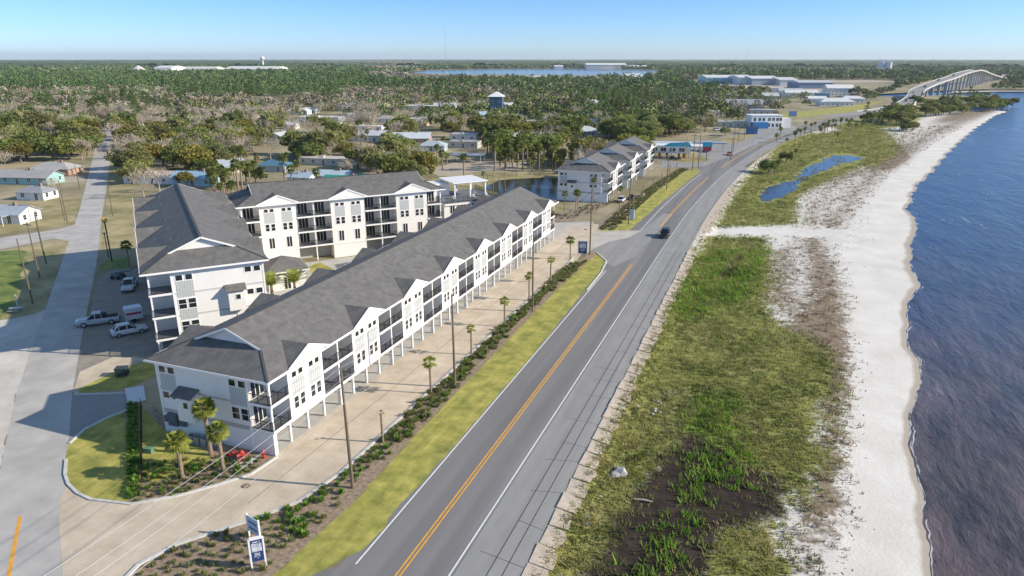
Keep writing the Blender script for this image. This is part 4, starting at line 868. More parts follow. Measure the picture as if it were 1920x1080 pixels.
# blue and white shops
t = thing('roadside_shops', 'white shop row with blue ground floor beside the highway', 'shop row', G(1435, 240), R(24)); mb = MB(); mb.box(-9, 10, 0, 10, 0, 7.2); mb.box(10, 16, 1, 9, 0, 5.5); mb.build('wall', M['white'], t)
mb = MB(); mb.box(-9.5, 0, -4, .1, 0, 3.6); mb.build('blue_front', cm('shop_blue', (.03, .18, .42)), t); mb = MB(); mb.box(-9.3, 10.3, -.3, 10.3, 7.2, 7.6); mb.build('roof', M['trim'], t)
T = lambda a, o, q: (a, -o, q)
for x in (2, 4.5, 7, 9): window(t, T, x, .5, 1.5, 2.2, 0); window(t, T, x, 4.2, 1.5, 1.8, 0)
for x in (-7, -4, -1.5): window(t, T, x, 4.2, 1.5, 1.8, 0)
t = thing('blue_stall', 'bright blue canvas stall on the roadside left of the white shops', 'stall', G(1409, 251), R(15)); mb = MB(); mb.box(-2.6, 2.6, -2.5, 2.5, 0, 3.0); mb.build('body', cm('shop_blue', (.03, .18, .42)), t); mb = MB(); mb.prism([(-2.9, 2.9), (2.9, 2.9), (0, 4.2)], 'x', -3, 3); mb.build('roof', cm('stall_navy', (.02, .05, .12)), t)
t = thing('road_sign', 'pale blue highway sign on posts near the bridge approach', 'sign', G(1485, 224), R(10)); mb = MB(); mb.box(-2.6, 2.6, -.08, .08, 2, 5.6); mb.build('panel', cm('sign_pale_blue', (.25, .38, .62)), t)
for x in (-2, 2): mb = MB(); mb.box(x-.1, x+.1, .1, .3, 0, 5.2); mb.build('post', M['steel'], t)

# ------------------------------------------------------------------ bridge
BP = [CW(228, 520, .0), CW(309, 585, .8), CW(352, 640, 2.6), CW(392, 700, 5), CW(432, 767, 8.2), CW(495, 850, 12.5), CW(560, 925, 17), CW(612, 990, 20.6), CW(665, 1055, 22.8), CW(725, 1135, 23.0), CW(785, 1215, 20), CW(850, 1300, 15), CW(920, 1385, 9), CW(1000, 1480, 3), CW(1080, 1590, 1), CW(1170, 1720, 3), CW(1290, 1900, 6.5), CW(1370, 2020, 6.5), CW(1500, 2200, 3), CW(1650, 2400, 1)]
def crom(P, n=5):
    out = []
    for i in range(len(P)-1):
        a, b, c, e = P[max(0, i-1)], P[i], P[i+1], P[min(len(P)-1, i+2)]
        for k in range(n): t_ = k/n; out.append(.5*((2*b)+(c-a)*t_+(2*a-5*b+4*c-e)*t_*t_+(3*b-a-3*c+e)*t_**3))
    return out+[P[-1]]
BC = crom(BP); t = thing('bridge', 'long curved concrete highway bridge with tall piers over the bay', 'bridge', BC[0])
base = BC[0].copy(); Bn = []
for i, p in enumerate(BC):
    dd = (BC[min(i+1, len(BC)-1)]-BC[max(0, i-1)]); dd.z = 0; dd.normalize(); Bn.append(Vector((dd.y, -dd.x, 0)))
def bstrip(name, o0, o1, z0, z1, m, parent, i0=0):
    mb = MB(); vs = []
    for p, q in zip(BC[i0:], Bn[i0:]):
        for o, z in ((o0, z0), (o1, z0), (o1, z1), (o0, z1)): vs.append(p-base+q*o+Vector((0, 0, z)))
    n = len(vs)//4; mb._a(vs, [(0, 1, 2, 3), tuple(4*(n-1)+k for k in (3, 2, 1, 0))]+[(4*i+k, 4*i+(k+1) % 4, 4*i+4+(k+1) % 4, 4*i+4+k) for i in range(n-1) for k in range(4)])
    return mb.build(name, m, parent)
dk = bstrip('deck', -6.6, 6.6, -1.3, .03, cm('bridge_deck', (.27, .26, .26), .9, noise=.08, scale=.1), t)
bstrip('centre_line', -.15, .15, .034, .045, M['yellow'], dk)
for s in (-1, 1): bstrip('parapet', *sorted((s*6.55, s*6.95)), -1.1, .85, cm('bridge_concrete', (.46, .45, .43), .8, noise=.08, scale=.1), t, 3); bstrip('edge_line', *sorted((s*4.0, s*4.2)), .034, .045, M['wline'], dk)
acc = 0; last = None
for i in range(14, 72):
    if BC[i].z < 3.4: continue
    if last is not None and (BC[i]-last).length < 24: continue
    last = BC[i].copy(); z = BC[i].z-1.3; rz = math.atan2(Bn[i].y, Bn[i].x); mb = MB(); mb.box(-5.9, 5.9, -1.1, 1.1, z-1.6, z-.02)
    for x in (-4.2, 4.2): mb.box(x-1.1, x+1.1, -.9, .9, -3, z-1.5)
    o = mb.build('pier', cm('bridge_concrete', (.46, .45, .43)), t); o.location = (BC[i].x-base.x, BC[i].y-base.y, 0); o.rotation_euler = (0, 0, rz)
mb = MB()
for i in range(5, 15):
    for s in (-1, 1):
        a, b = BC[i]-base+Bn[i]*s*6.8, BC[i+1]-base+Bn[i+1]*s*6.8
        mb.poly((a.x, a.y, -1), (b.x, b.y, -1), (b.x, b.y, b.z-.8), (a.x, a.y, a.z-.8))
a, b = BC[15]-base+Bn[15]*6.8, BC[15]-base-Bn[15]*6.8; mb.poly((a.x, a.y, -1), (b.x, b.y, -1), (b.x, b.y, b.z-.8), (a.x, a.y, a.z-.8)); mb.build('abutment', M['white_conc'], t)

# ------------------------------------------------------------------ plants: mesh builders
def rotm(n_, rng):
    q = rng.normal(size=(n_, 4)); q /= np.linalg.norm(q, axis=1)[:, None]; a, b, c, d = q.T
    return np.stack([1-2*(c*c+d*d), 2*(b*c-a*d), 2*(b*d+a*c), 2*(b*c+a*d), 1-2*(b*b+d*d), 2*(c*d-a*b), 2*(b*d-a*c), 2*(c*d+a*b), 1-2*(b*b+c*c)], -1).reshape(-1, 3, 3)
def leafquads(P, size, rng, flat=.0, asp=1.):
    n_ = len(P); sz = size*rng.uniform(.6, 1.35, n_); Q = np.array([[-1, -asp, 0], [1, -asp, 0], [.8, asp, .25], [-.8, asp, -.1]])*.5
    Rm = rotm(n_, rng); V = np.einsum('nij,kj->nki', Rm, Q)*sz[:, None, None]
    if flat: V[..., 2] *= (1-flat)
    return (V+P[:, None]).reshape(-1, 3), np.arange(n_*4).reshape(-1, 4)
def clumps(rng, n, cx, rx, rz, cz, hollow=.5):
    a = rng.normal(size=(n, 3)); a /= np.linalg.norm(a, axis=1)[:, None]; r = rng.uniform(hollow, 1, n)**.6; a[:, 2] = np.where(a[:, 2] < -.35, -a[:, 2]*.6, a[:, 2])
    return a*r[:, None]*np.array([rx, rx, rz])+np.array([cx, 0, cz])
def limb_tree(rng, h, spread, n=9, r0=.28, start=.25, bare=False, depth=3):
    mb = MB(); tips = []
    def grow(p, d_, L, r, k):
        q = p+d_*L*.5+Vector(rng.normal(size=3)*L*.05); e = q+(d_+Vector(rng.normal(size=3)*.16)).normalized()*L*.5
        mb.tube([p, q, e], [r, r*.82, r*.6], 5 if k > 1 else 3, cap=False); tips.append((e, k))
        if k <= 0: return
        for j in range(rng.integers(2, 4) if k > 1 else 3):
            nd = (d_+Vector((rng.normal()*spread, rng.normal()*spread, rng.normal()*.25+.12))).normalized(); grow(e, nd, L*rng.uniform(.6, .85), r*.58, k-1)
    mb.tube([(0, 0, -.2), (0, 0, h*start*.5), (.05*h*rng.normal()*.2, 0, h*start)], [r0*1.25, r0, r0*.85], 7, cap=False)
    for j in range(n): a = j*2.4+rng.uniform(0, 1); grow(Vector((0, 0, h*start*rng.uniform(.75, 1))), Vector((math.cos(a)*spread, math.sin(a)*spread, rng.uniform(.7, 1.3))).normalized(), h*rng.uniform(.22, .3), r0*.5, depth)
    return mb, tips
def proto_oak(seed, h, rx, mt):
    rng = np.random.default_rng(seed); mb, tips = limb_tree(rng, h, .8, 5, .35, .25, depth=1)
    C_ = clumps(rng, 50, 0, rx*.85, h*.42, h*.52); P = []
    for c in C_:
        k = rng.integers(50, 95); s = rng.uniform(.65, 1.3)*rx*.23; a = rng.normal(size=(k, 3)); a /= np.linalg.norm(a, axis=1)[:, None]; P.append(c+a*s*rng.uniform(.55, 1, k)[:, None]*np.array([1.15, 1.15, .75]))
    V, Fc = leafquads(np.concatenate(P), rx*.085, rng, .15)
    return mb.mesh('trunk', M['bark']), quadmesh('crown', V, Fc, mt)
def proto_bare(seed, h, rx, leaf=0):
    rng = np.random.default_rng(seed); mb, tips = limb_tree(rng, h, .55, 5, .22, .22, depth=2); P = []
    for e, k in tips:
        if k > 1: continue
        n_ = 9; a = rng.normal(size=(n_, 3)); P.append(np.array(e)+a*h*.05)
    P = np.concatenate(P); n_ = len(P); dr = rng.normal(size=(n_, 3)); dr[:, 2] = np.abs(dr[:, 2])+.3; dr /= np.linalg.norm(dr, axis=1)[:, None]
    sd = np.cross(dr, rng.normal(size=(n_, 3))); sd /= np.linalg.norm(sd, axis=1)[:, None]; L = rng.uniform(.5, 1.3, n_)[:, None]; w_ = .055
    V = np.stack([P-sd*w_, P+sd*w_, P+dr*L+sd*w_*.3, P+dr*L-sd*w_*.3], 1).reshape(-1, 3)
    return mb.mesh('trunk', M['twig']), quadmesh('crown', V, np.arange(n_*4).reshape(-1, 4), M['twig'])
def proto_pine(seed, h, rx):
    rng = np.random.default_rng(seed); mb = MB(); mb.tube([(0, 0, -.2), (.1, 0, h*.5), (.15*rng.normal(), 0, h*.97)], [.24, .17, .05], 6); P = []
    for k in range(34):
        t_ = rng.uniform(.42, 1); z = h*t_; a = rng.uniform(0, 6.28); r = rx*(1.15-t_)*1.6*rng.uniform(.35, 1); c = np.array([r*math.cos(a), r*math.sin(a), z+r*.15])
        mb.tube([(0, 0, z-r*.1), tuple(c)], [.05, .02], 3, cap=False); n_ = 34; q = rng.normal(size=(n_, 3)); q /= np.linalg.norm(q, axis=1)[:, None]; P.append(c+q*np.array([1.05, 1.05, .55])*rng.uniform(.4, 1, n_)[:, None]*rx*.33)
    V, Fc = leafquads(np.concatenate(P), .38, rng, .1, .6)
    return mb.mesh('trunk', M['bark']), quadmesh('crown', V, Fc, M['pine'])
def proto_palm(seed, h, fr=30, L=1.5, mt='palmleaf', tr=.17, detail=1, lean=.02, skirt=True):
    rng = np.random.default_rng(seed); mb = MB(); n_ = 9; lx = rng.normal()*lean*h
    mb.tube([(lx*(k/n_)**2, 0, h*k/n_) for k in range(n_+1)], [tr*(1.15 if k == 0 else 1+.12*(k % 2)) for k in range(n_+1)], 8)
    V = []; Fc = []; top = np.array([lx, 0, h])
    for k in range(fr):
        az = k*2.39996+rng.uniform(-.2, .2); el = math.radians(78-125*(k/fr)**.9+rng.uniform(-8, 8)); dl = L*rng.uniform(.55, .8); d_ = np.array([math.cos(az)*math.cos(el), math.sin(az)*math.cos(el), math.sin(el)])
        side = np.array([-math.sin(az), math.cos(az), 0]); up = np.cross(d_, side); c = top+d_*dl*.55
        o = len(V); V += [top-side*.02, top+side*.02, c+side*.02, c-side*.02]; Fc.append((o, o+1, o+2, o+3))
        nb = 9 if detail else 5
        for j in range(nb):
            q = (j/(nb-1)-.5)*2.5; dd = d_*math.cos(q)+side*math.sin(q); ll = L*.62*(1-.18*abs(q)); mid = c+dd*ll*.55; tip = c+dd*ll+np.array([0, 0, -.28*ll]); wd = .085*L*(1 if detail else 1.6)
            sw = np.cross(dd, up); sw = sw/np.linalg.norm(sw) if np.linalg.norm(sw) > 0 else side
            o = len(V); V += [c, mid+sw*wd, tip, mid-sw*wd]; Fc.append((o, o+1, o+2, o+3))
    return mb.mesh('trunk', M['palmtrunk']), quadmesh('crown', np.array(V), Fc, M[mt])
def proto_shrub(seed, mt, r=.38, h=.5, n=34, w_=.07):
    rng = np.random.default_rng(seed); az = rng.uniform(0, 6.28, n); el = rng.uniform(.35, 1.4, n); L = rng.uniform(.6, 1, n)*r*1.25
    d_ = np.stack([np.cos(az)*np.cos(el), np.sin(az)*np.cos(el), np.sin(el)*h/r], 1)*L[:, None]; sd = np.stack([-np.sin(az), np.cos(az), 0*az], 1)*w_*rng.uniform(.6, 1.3, n)[:, None]
    b = rng.normal(size=(n, 3))*np.array([.08, .08, 0]); m_ = b+d_*.6
    V = np.stack([b, m_+sd, b+d_-np.array([0, 0, .06]), m_-sd], 1).reshape(-1, 3)
    return quadmesh('foliage', V, np.arange(n*4).reshape(-1, 4), M[mt])
def place(kind, meshes, p, sc, rz, label, cat, group):
    t = thing(kind, label, cat, p, rz, group, sc); obj('trunk', meshes[0], t); obj('crown', meshes[1], t); return t
OAK = [proto_oak(s, h, r, M[m_]) for s, h, r, m_ in ((1, 9, 6, 'oak'), (2, 8, 5.4, 'oak'), (3, 10, 6, 'oak2'), (4, 7.5, 4.5, 'oak2'), (5, 9, 5, 'oak'), (6, 9, 5.6, 'oak3'))]
BARE = [proto_bare(s, h, r) for s, h, r in ((11, 11, 5), (12, 9, 4), (13, 12, 5), (14, 10, 4.5))]
PINE = [proto_pine(s, h, r) for s, h, r in ((21, 15, 2.7), (22, 13, 2.5), (23, 17, 3), (24, 12, 2.6))]
PALM = [proto_palm(s, h, 26, 1.55, 'palmleaf', .2, 0) for s, h in ((31, 6), (32, 4.6), (33, 7.2), (34, 3.2))]

# ------------------------------------------------------------------ woods of the neighbourhood
ROWS = [(133, 150, "PPPPPPPPPXXXXXXXXXXXXXXX"), (150, 162, "PPPPPPPPPXXXXXXXx..x.XXX"), (162, 175, "PPPPPPPPPPXXXXXXXx...xxx"), (175, 190, "bBBBPPPPBBXBXXXXXx..xx.x"),
        (190, 210, "BBBBBBbBbxxxOXXXXxm.x..."), (210, 230, "OBBBobbxbxxxOOXOOxm....."), (230, 250, "OOxBoOxxbxxmOOXMOm......"), (250, 280, "OOooOOoobbxmoOMMo......."),
        (280, 310, "OO.oOOoOoxMMMmo........."), (310, 345, "bo.ooOMmoomMMm.........."), (345, 385, "b.b.o..................")]
BLK = []
def foot(t_org, rz, x0, x1, y0, y1): BLK.append((t_org, math.cos(rz), math.sin(rz), x0, x1, y0, y1))
foot((-53.5, 51.2), 0, -12, 12, -8, 108); foot((-101.5, 110.2), R(-41.3), -11, 30, -8, 70); foot((-72.4, 71.6), R(48.7), -16, 18, -8, 64); foot((-51.8, 196), 0, -10, 14, -6, 76)
for o in list(COL.objects):
    if o.parent is None and o.get('category') in ('house', 'industrial shed', 'carport', 'shop row', 'canopy', 'shop', 'hut', 'stall', 'sign'):
        bw = 7.
        for ch in COL.objects:
            if ch.parent == o and ch.name.startswith(('wall', 'roof', 'canopy')): bw = max(v.co.x for v in ch.data.vertices); bh = max(abs(v.co.y) for v in ch.data.vertices); break
        else: bh = 5
        foot(o.location.xy, o.rotation_euler[2], -bw-1.5, bw+1.5, -bh-(15 if o.location.y < 420 else 9) if bw > 4 else -bh-5, bh+1)
VB = []
for o in COL.objects:
    if o.parent is None and o.get('category') in ('house', 'carport', 'shop row'):
        D_ = o.location.xy.length; VB.append((o.location.x, o.location.y, D_, o.location.x/D_, o.location.y/D_, 7 if o.get('category') == 'house' else 9, min(42, .12*D_)))
def blocked(x, y):
    for hx, hy, D_, ux, uy, hw_, ln in VB:
        dx, dy = hx-x, hy-y; al = dx*ux+dy*uy
        if 0 < al < ln and abs(dx*uy-dy*ux) < hw_: return True
    if abs(x-roadx(y)) < 16+(0 if y < 480 else 4): return True
    if y < 700 and x > roadx(y)-12: return True
    pr = Vector((x, y, 0)); s = pr.dot(u); q = pr.dot(wv_)
    if 20 < s < 470 and -11 < q-lerp_tab([(67, -12.8), (160, -18), (260, -25), (470, -38)], s)+5 < 9: return True
    for o, c, sn, x0, x1, y0, y1 in BLK:
        dx, dy = x-o[0], y-o[1]; a, b = dx*c+dy*sn, -dx*sn+dy*c
        if x0 < a < x1 and y0 < b < y1: return True
    return False
EXC = [[(p.x, p.y) for p in gp(*q)] for q in (
    ((735, 140), (800, 131), (950, 128.7), (1130, 129), (1240, 131.5), (1230, 149), (1100, 153), (930, 152), (820, 149)), ((190, 140.5), (280, 134.5), (520, 132), (590, 133.5), (530, 138), (300, 142)),
    ((667, 303), (655, 280), (700, 278), (760, 302), (740, 312)), ((800, 335), (800, 300), (870, 295), (990, 300), (1062, 322), (1062, 400), (930, 410)),
    ((1235, 330), (1225, 262), (1300, 255), (1420, 225), (1520, 215), (1620, 195), (1700, 170), (1750, 165), (1700, 230), (1480, 300)), ((1060, 280), (1050, 268), (1150, 262), (1170, 280), (1100, 300)),
    ((0, 480), (0, 395), (80, 375), (160, 340), (200, 230), (214, 228), (215, 350), (250, 400), (250, 500)), ((1290, 168), (1270, 152), (1460, 152), (1640, 150), (1690, 152), (1640, 176), (1400, 172)), ((505, 282), (500, 262), (560, 262), (560, 285)), ((540, 238), (545, 228), (640, 228), (650, 245), (560, 248)),
    ((1440, 220), (1470, 207), (1620, 188), (1640, 200), (1500, 222)))]
SPC = {'P': 7.5, 'p': 13, 'O': 8.6, 'o': 12, 'B': 7.2, 'b': 11, 'M': 5.2, 'm': 9, 'X': 9, 'x': 14}
MIX = {'P': 'PPPPPPO', 'O': 'OOOOOBM', 'o': 'OOOBM', 'B': 'BBBBBOP', 'b': 'BBBOM', 'M': 'MMMMO', 'm': 'MMOB', 'X': 'OOOOOBPPM', 'x': 'OBMO'}
cand = []
for D0, D1, st in ((95, 330, 3.1), (330, 620, 3.8)):
    D = D0
    while D < D1:
        x = -D*.86
        while x < D*.86:
            p = CW(x+NR.uniform(-1, 1)*st*.45, D+NR.uniform(-1, 1)*st*.45); x += st; px, py = PX(p.x, p.y)
            if not -60 < px < 1980: continue
            ch = '.'
            for a, b, row in ROWS:
                if a <= py < b: ch = (row+'.'*24)[int(min(23, max(0, px//80)))]; break
            if ch == '.' or NR.random() > (st/SPC[ch])**2*1.15: continue
            if blocked(p.x, p.y) or any(inpoly(p.x, p.y, E_) for E_ in EXC): continue
            kd = MIX[ch][NR.integers(len(MIX[ch]))]; cand.append((D, kd, p.x, p.y, px, py))
        D += st
cand.sort(key=lambda c: c[0]); cnt = {'O': 0, 'B': 0, 'P': 0, 'M': 0}; rest = []
PROT = {'O': (OAK, 'live_oak', 'oak', ('dense dark green live oak', 'round olive green live oak', 'broad spreading live oak', 'small bushy live oak', 'dark leafy live oak', 'golden green live oak')),
        'B': (BARE, 'bare_tree', 'bare tree', ('tall leafless grey tree', 'small leafless tan tree', 'wide leafless tree with pale limbs', 'leafless grey brown tree')),
        'P': (PINE, 'pine_tree', 'pine', ('tall green pine', 'small green pine', 'tallest kind of slim pine', 'short bushy pine')),
        'M': (PALM, 'cabbage_palm', 'palm', ('cabbage palm with shaggy head', 'short cabbage palm', 'tall cabbage palm above its neighbours', 'low stubby cabbage palm'))}
def region(px, py):
    if px < 190: a = 'left of the left street'
    elif px < 430: a = 'right of the left street'
    elif px < 780: a = 'behind the three-gabled block'
    elif px < 1040: a = 'behind the pond'
    elif px < 1330: a = 'behind the short white blocks'
    else: a = 'between the boat works and the highway'
    b = 'in the nearest rows' if py > 290 else 'in the middle of the houses' if py > 235 else 'beyond the houses' if py > 190 else 'in the far wood'
    return a+' '+b
def spot(x, y): # nearest built thing, to tell trees apart
    best = None
    for o, L in ANCH:
        dq = (o[0]-x)**2+(o[1]-y)**2
        if best is None or dq < best[0]: best = (dq, L)
    return best[1] if best and best[0] < 45**2 else None
ANCH = [((o.location.x, o.location.y), o['label']) for o in COL.objects if o.parent is None and o.get('category') in ('house', 'carport', 'shop row')]
CAP = {'O': 205, 'B': 280, 'P': 270, 'M': 150}
for D, kd, x, y, px, py in cand:
    if kd == 'O' and NR.random() < .22 and y < 330: kd = 'B'
    if cnt[kd] >= CAP[kd]: rest.append((D, kd, x, y)); continue
    cnt[kd] += 1; pr, nm, cat, labs = PROT[kd]; i = int(NR.integers(len(pr)))
    side = spot(x, y); where = ('near the '+' '.join(side.split()[:5])) if side else region(px, py)
    lab = labs[i]+' '+where
    place(nm, pr[i], (x, y, 0), float(NR.uniform(.85, 1.4) if kd == 'O' else NR.uniform(.75, 1.2)), float(NR.uniform(0, 6.28)), lab, cat, lab.split(' near')[0]+'s among the houses' if side else lab)
# hand placed trees that stand out in the photograph
HT = [('O', 5, 935, 236, .9), ('O', 5, 895, 248, 1.0), ('O', 5, 905, 252, .9), ('O', 5, 350, 350, .6), ('O', 5, 372, 318, .7), ('O', 5, 645, 300, .9), ('O', 2, 620, 296, 1.2), ('O', 1, 480, 345, .8), ('O', 3, 760, 336, .9), ('O', 2, 790, 330, .8), ('O', 3, 232, 318, 1.2), ('O', 2, 255, 330, 1.2), ('O', 1, 20, 300, 1.3), ('O', 5, 40, 306, 1.0), ('O', 0, 80, 288, 1.3), ('O', 1, 165, 292, 1.2), ('O', 2, 175, 282, 1.1), ('B', 3, 300, 360, .9), ('O', 0, 940, 232, 1.1), ('O', 2, 600, 300, 1.25), ('O', 3, 560, 296, 1.0), ('O', 1, 100, 300, 1.3), ('O', 0, 50, 296, 1.2), ('O', 2, 140, 285, 1.2), ('B', 0, 230, 330, 1.3), ('O', 3, 250, 345, 1.0), ('B', 2, 270, 370, .9), ('B', 1, 100, 365, .7),
      ('B', 2, 690, 232, 1.5), ('B', 0, 700, 240, 1.3), ('B', 3, 425, 270, 1.3), ('P', 2, 1010, 262, .8), ('P', 0, 1030, 260, .8), ('O', 3, 740, 340, .9), ('O', 2, 775, 345, .8), ('B', 1, 650, 330, .8), ('O', 4, 1110, 226, 1.1), ('O', 0, 1060, 230, 1.0), ('O', 1, 1160, 232, 1.1), ('O', 0, 1360, 254, .55), ('O', 2, 1270, 250, 1), ('O', 1, 1285, 252, .9), ('O', 0, 730, 268, .7), ('O', 3, 640, 265, .8)]
for kd, i, px, py, sc in HT:
    pr, nm, cat, labs = PROT[kd]; p = G(px, py); place(nm, pr[i], p, sc, random.uniform(0, 6), labs[i]+' standing out '+(('near the '+' '.join((spot(p.x, p.y) or '').split()[:5])) if spot(p.x, p.y) else region(px, py)), cat, 'trees standing out among the houses')
PG = [(404, 372), (416, 376), (425, 368), (436, 372), (448, 362), (398, 350), (410, 356), (455, 356), (420, 362), (432, 352), (447, 350), (415, 345), (462, 342), (470, 352), (480, 345), (405, 338), (440, 336), (456, 330), (548, 350), (560, 344), (595, 352), (535, 348), (830, 318), (820, 310), (838, 308), (815, 322), (740, 275), (680, 268), (690, 275), (672, 262), (742, 290), (870, 340), (400, 358), (428, 370)]
for k in range(46): PG.append((random.uniform(925, 1062), random.uniform(296, 322)))
for k in range(8): PG.append((random.uniform(1150, 1190), random.uniform(252, 262)))
for px, py in PG:
    p = G(px, py); lab = 'cabbage palm in the grove behind the pond' if 920 < px < 1070 else 'cabbage palm behind the left roofs' if px < 600 else 'cabbage palm beside the sandy lots'
    if px > 1100: lab = 'cabbage palm in the thicket behind the short white blocks'
    place('cabbage_palm', PALM[random.randrange(4)], p, random.uniform(.95, 1.35), random.uniform(0, 6), lab, 'palm', lab)
# trees and scrub on the shore side
SHR = [('M', 1537, 248), ('M', 1545, 251), ('M', 1560, 247), ('M', 1575, 244), ('M', 1590, 246), ('M', 1552, 241), ('M', 1568, 272), ('M', 1455, 270), ('M', 1462, 262), ('M', 1475, 270), ('M', 1490, 264), ('M', 1500, 258), ('M', 1508, 252), ('O', 1474, 305), ('M', 1462, 305), ('M', 1482, 302), ('M', 1470, 298), ('M', 1490, 307), ('O', 1440, 326), ('M', 1430, 324), ('M', 1452, 326), ('M', 1458, 322), ('M', 1445, 328),
       ('M', 1605, 241), ('M', 1620, 237), ('M', 1635, 236), ('M', 1648, 233), ('P', 1622, 228), ('P', 1655, 230), ('P', 1670, 228), ('O', 1680, 232), ('O', 1695, 236), ('P', 1690, 226), ('O', 1710, 246), ('O', 1698, 244), ('O', 1665, 224), ('O', 1700, 218), ('O', 1685, 214), ('M', 1710, 208), ('O', 1735, 216), ('O', 1750, 218), ('O', 1765, 217), ('O', 1780, 214), ('M', 1740, 208), ('M', 1757, 208), ('O', 1770, 202), ('P', 1775, 198), ('P', 1785, 200), ('O', 1790, 206), ('P', 1795, 196), ('P', 1765, 194), ('O', 1808, 212), ('P', 1815, 194), ('P', 1822, 192), ('P', 1828, 193), ('O', 1835, 200), ('O', 1845, 207), ('O', 1858, 207), ('O', 1870, 203), ('O', 1880, 201), ('O', 1888, 202), ('M', 1848, 190), ('M', 1838, 184), ('O', 1862, 198), ('O', 1725, 198), ('O', 1750, 200)]
SHR += [(('M' if kd == 'M' and px < 1650 else 'O'), px+random.uniform(-12, 12), py+random.uniform(-4, 3)) for kd, px, py in SHR if py < 262 for _ in range(2)]
for kd, px, py in SHR:
    pr, nm, cat, labs = PROT[kd]; i = random.randrange(len(pr)); far = 150+py > 350; sc = {'M': .85, 'O': .62 if py > 235 else .85, 'P': .8}[kd]*random.uniform(.85, 1.15); p = G(px, py, -.7)
    lab = labs[i]+(' beside the marsh pools' if py > 285 else ' in the belt between highway and beach' if py > 232 else ' on the sandy point by the bridge')
    place(nm, pr[i], p, sc, random.uniform(0, 6), lab, cat, 'shore trees: '+lab)

# ------------------------------------------------------------------ far woodland as one mass
def bulk(name, P, H, Wd, nq, colr, m, qs, seed):
    rng = np.random.default_rng(seed); n_ = len(P); a = rng.normal(size=(n_, nq, 3)); a /= np.linalg.norm(a, axis=2)[..., None]; a[..., 2] = np.abs(a[..., 2])*1.3-.35
    r = rng.uniform(.55, 1, (n_, nq, 1)); C_ = P[:, None, :]+a*r*np.stack([Wd, Wd, H*.42], -1)[:, None]; C_[..., 2] += (H*.58)[:, None]
    V, Fc = leafquads(C_.reshape(-1, 3), 1., rng); sz = np.repeat(qs*Wd, nq*4)[:, None]; cc = np.repeat(C_.reshape(-1, 3), 4, 0); V = cc+(V-cc)*sz
    col = np.repeat(colr, nq*4, 0); col = np.concatenate([col, np.ones((len(col), 1))], 1)
    return obj(name, quadmesh(name, V, Fc, m, col))
m = mat('distant_tree_foliage', (.1, .1, .05), .9); n = m.node_tree.nodes; at = n.new('ShaderNodeAttribute'); at.attribute_name = 'cover'; m.node_tree.links.new(at.outputs['Color'], n['Principled BSDF'].inputs['Base Color']); n['Principled BSDF'].inputs['Specular IOR Level'].default_value = .1
M['bulk'] = m
CK = {'O': (.17, .195, .075), 'B': (.31, .275, .20), 'P': (.11, .165, .06), 'M': (.20, .235, .08)}
HK = {'O': (8.5, 5.2), 'B': (9.5, 4.2), 'P': (14, 3.4), 'M': (6.5, 2.2)}
far = [(D, kd, x, y) for D, kd, x, y in rest]
def belt(D0, D1, st):
    D = D0
    while D < D1:
        n_ = int(2*D*.95/st); xs = (np.arange(n_)-n_/2)*st+NR.uniform(-.45, .45, n_)*st; ds = D+NR.uniform(-.45, .45, n_)*st
        for x, dd in zip(xs, ds):
            p = CW(float(x), float(dd)); px, py = PX(p.x, p.y)
            if not -260 < px < 2200: continue
            if py < 133: ch = 'P' if px < 760 or NR.random() < .35 else 'X'
            else:
                ch = 'X'
                for a, b, row in ROWS:
                    if a <= py < b: ch = row[int(min(23, max(0, px//80)))]; break
            if ch == '.' : continue
            if ch.islower() and NR.random() < .6: continue
            if any(inpoly(p.x, p.y, E_) for E_ in EXC): continue
            pat = math.sin(p.x*.004+1.3)*math.sin(p.y*.0031)+.5*math.sin(p.x*.011+p.y*.007)
            kd = MIX[ch][NR.integers(len(MIX[ch]))]
            if dd > 900 and pat > .75: kd = 'B'
            # nothing grows in the bay, on the point or on the bridge
            if inpoly(p.x, p.y, SEA): continue
            far.append((float(dd), kd, p.x, p.y))
        D += st
SEA = [(p.x, p.y) for p in gp((1560, 250), (1690, 166), (1800, 140), (1850, 142), (1900, 150), (1860, 168.8), (2600, 170), (2600, 400), (1700, 400))]
BP2 = [(p.x, p.y) for p in BC]
belt(620, 1100, 9.5); belt(1100, 1900, 13); belt(1900, 3400, 21)
far = [f for f in far if not any(abs(f[2]-q[0]) < 16 and abs(f[3]-q[1]) < 16 for q in BP2)]
A_ = np.array([(f[2], f[3], 0) for f in far]); DD = np.array([f[0] for f in far]); KD = [f[1] for f in far]
Hh = np.array([HK[k][0] for k in KD])*NR.uniform(.75, 1.25, len(KD)); Ww = np.array([HK[k][1] for k in KD])*NR.uniform(.8, 1.3, len(KD))*(1+np.clip(DD-900, 0, 2500)/1800)
cc = np.array([CK[k] for k in KD])*NR.uniform(.65, 1.45, (len(KD), 1))*NR.uniform(.9, 1.1, (len(KD), 3))
nr = DD < 800
for nm, sel, nq, qs, sd in (('woodland', nr, 110, .20, 3), ('distant_woodland', ~nr & (DD < 1500), 42, .36, 4), ('distant_woodland', DD >= 1500, 16, .6, 5)):
    if sel.any(): tag(bulk(nm, A_[sel], Hh[sel], Ww[sel], nq, cc[sel], M['bulk'], qs, sd), kind='stuff')
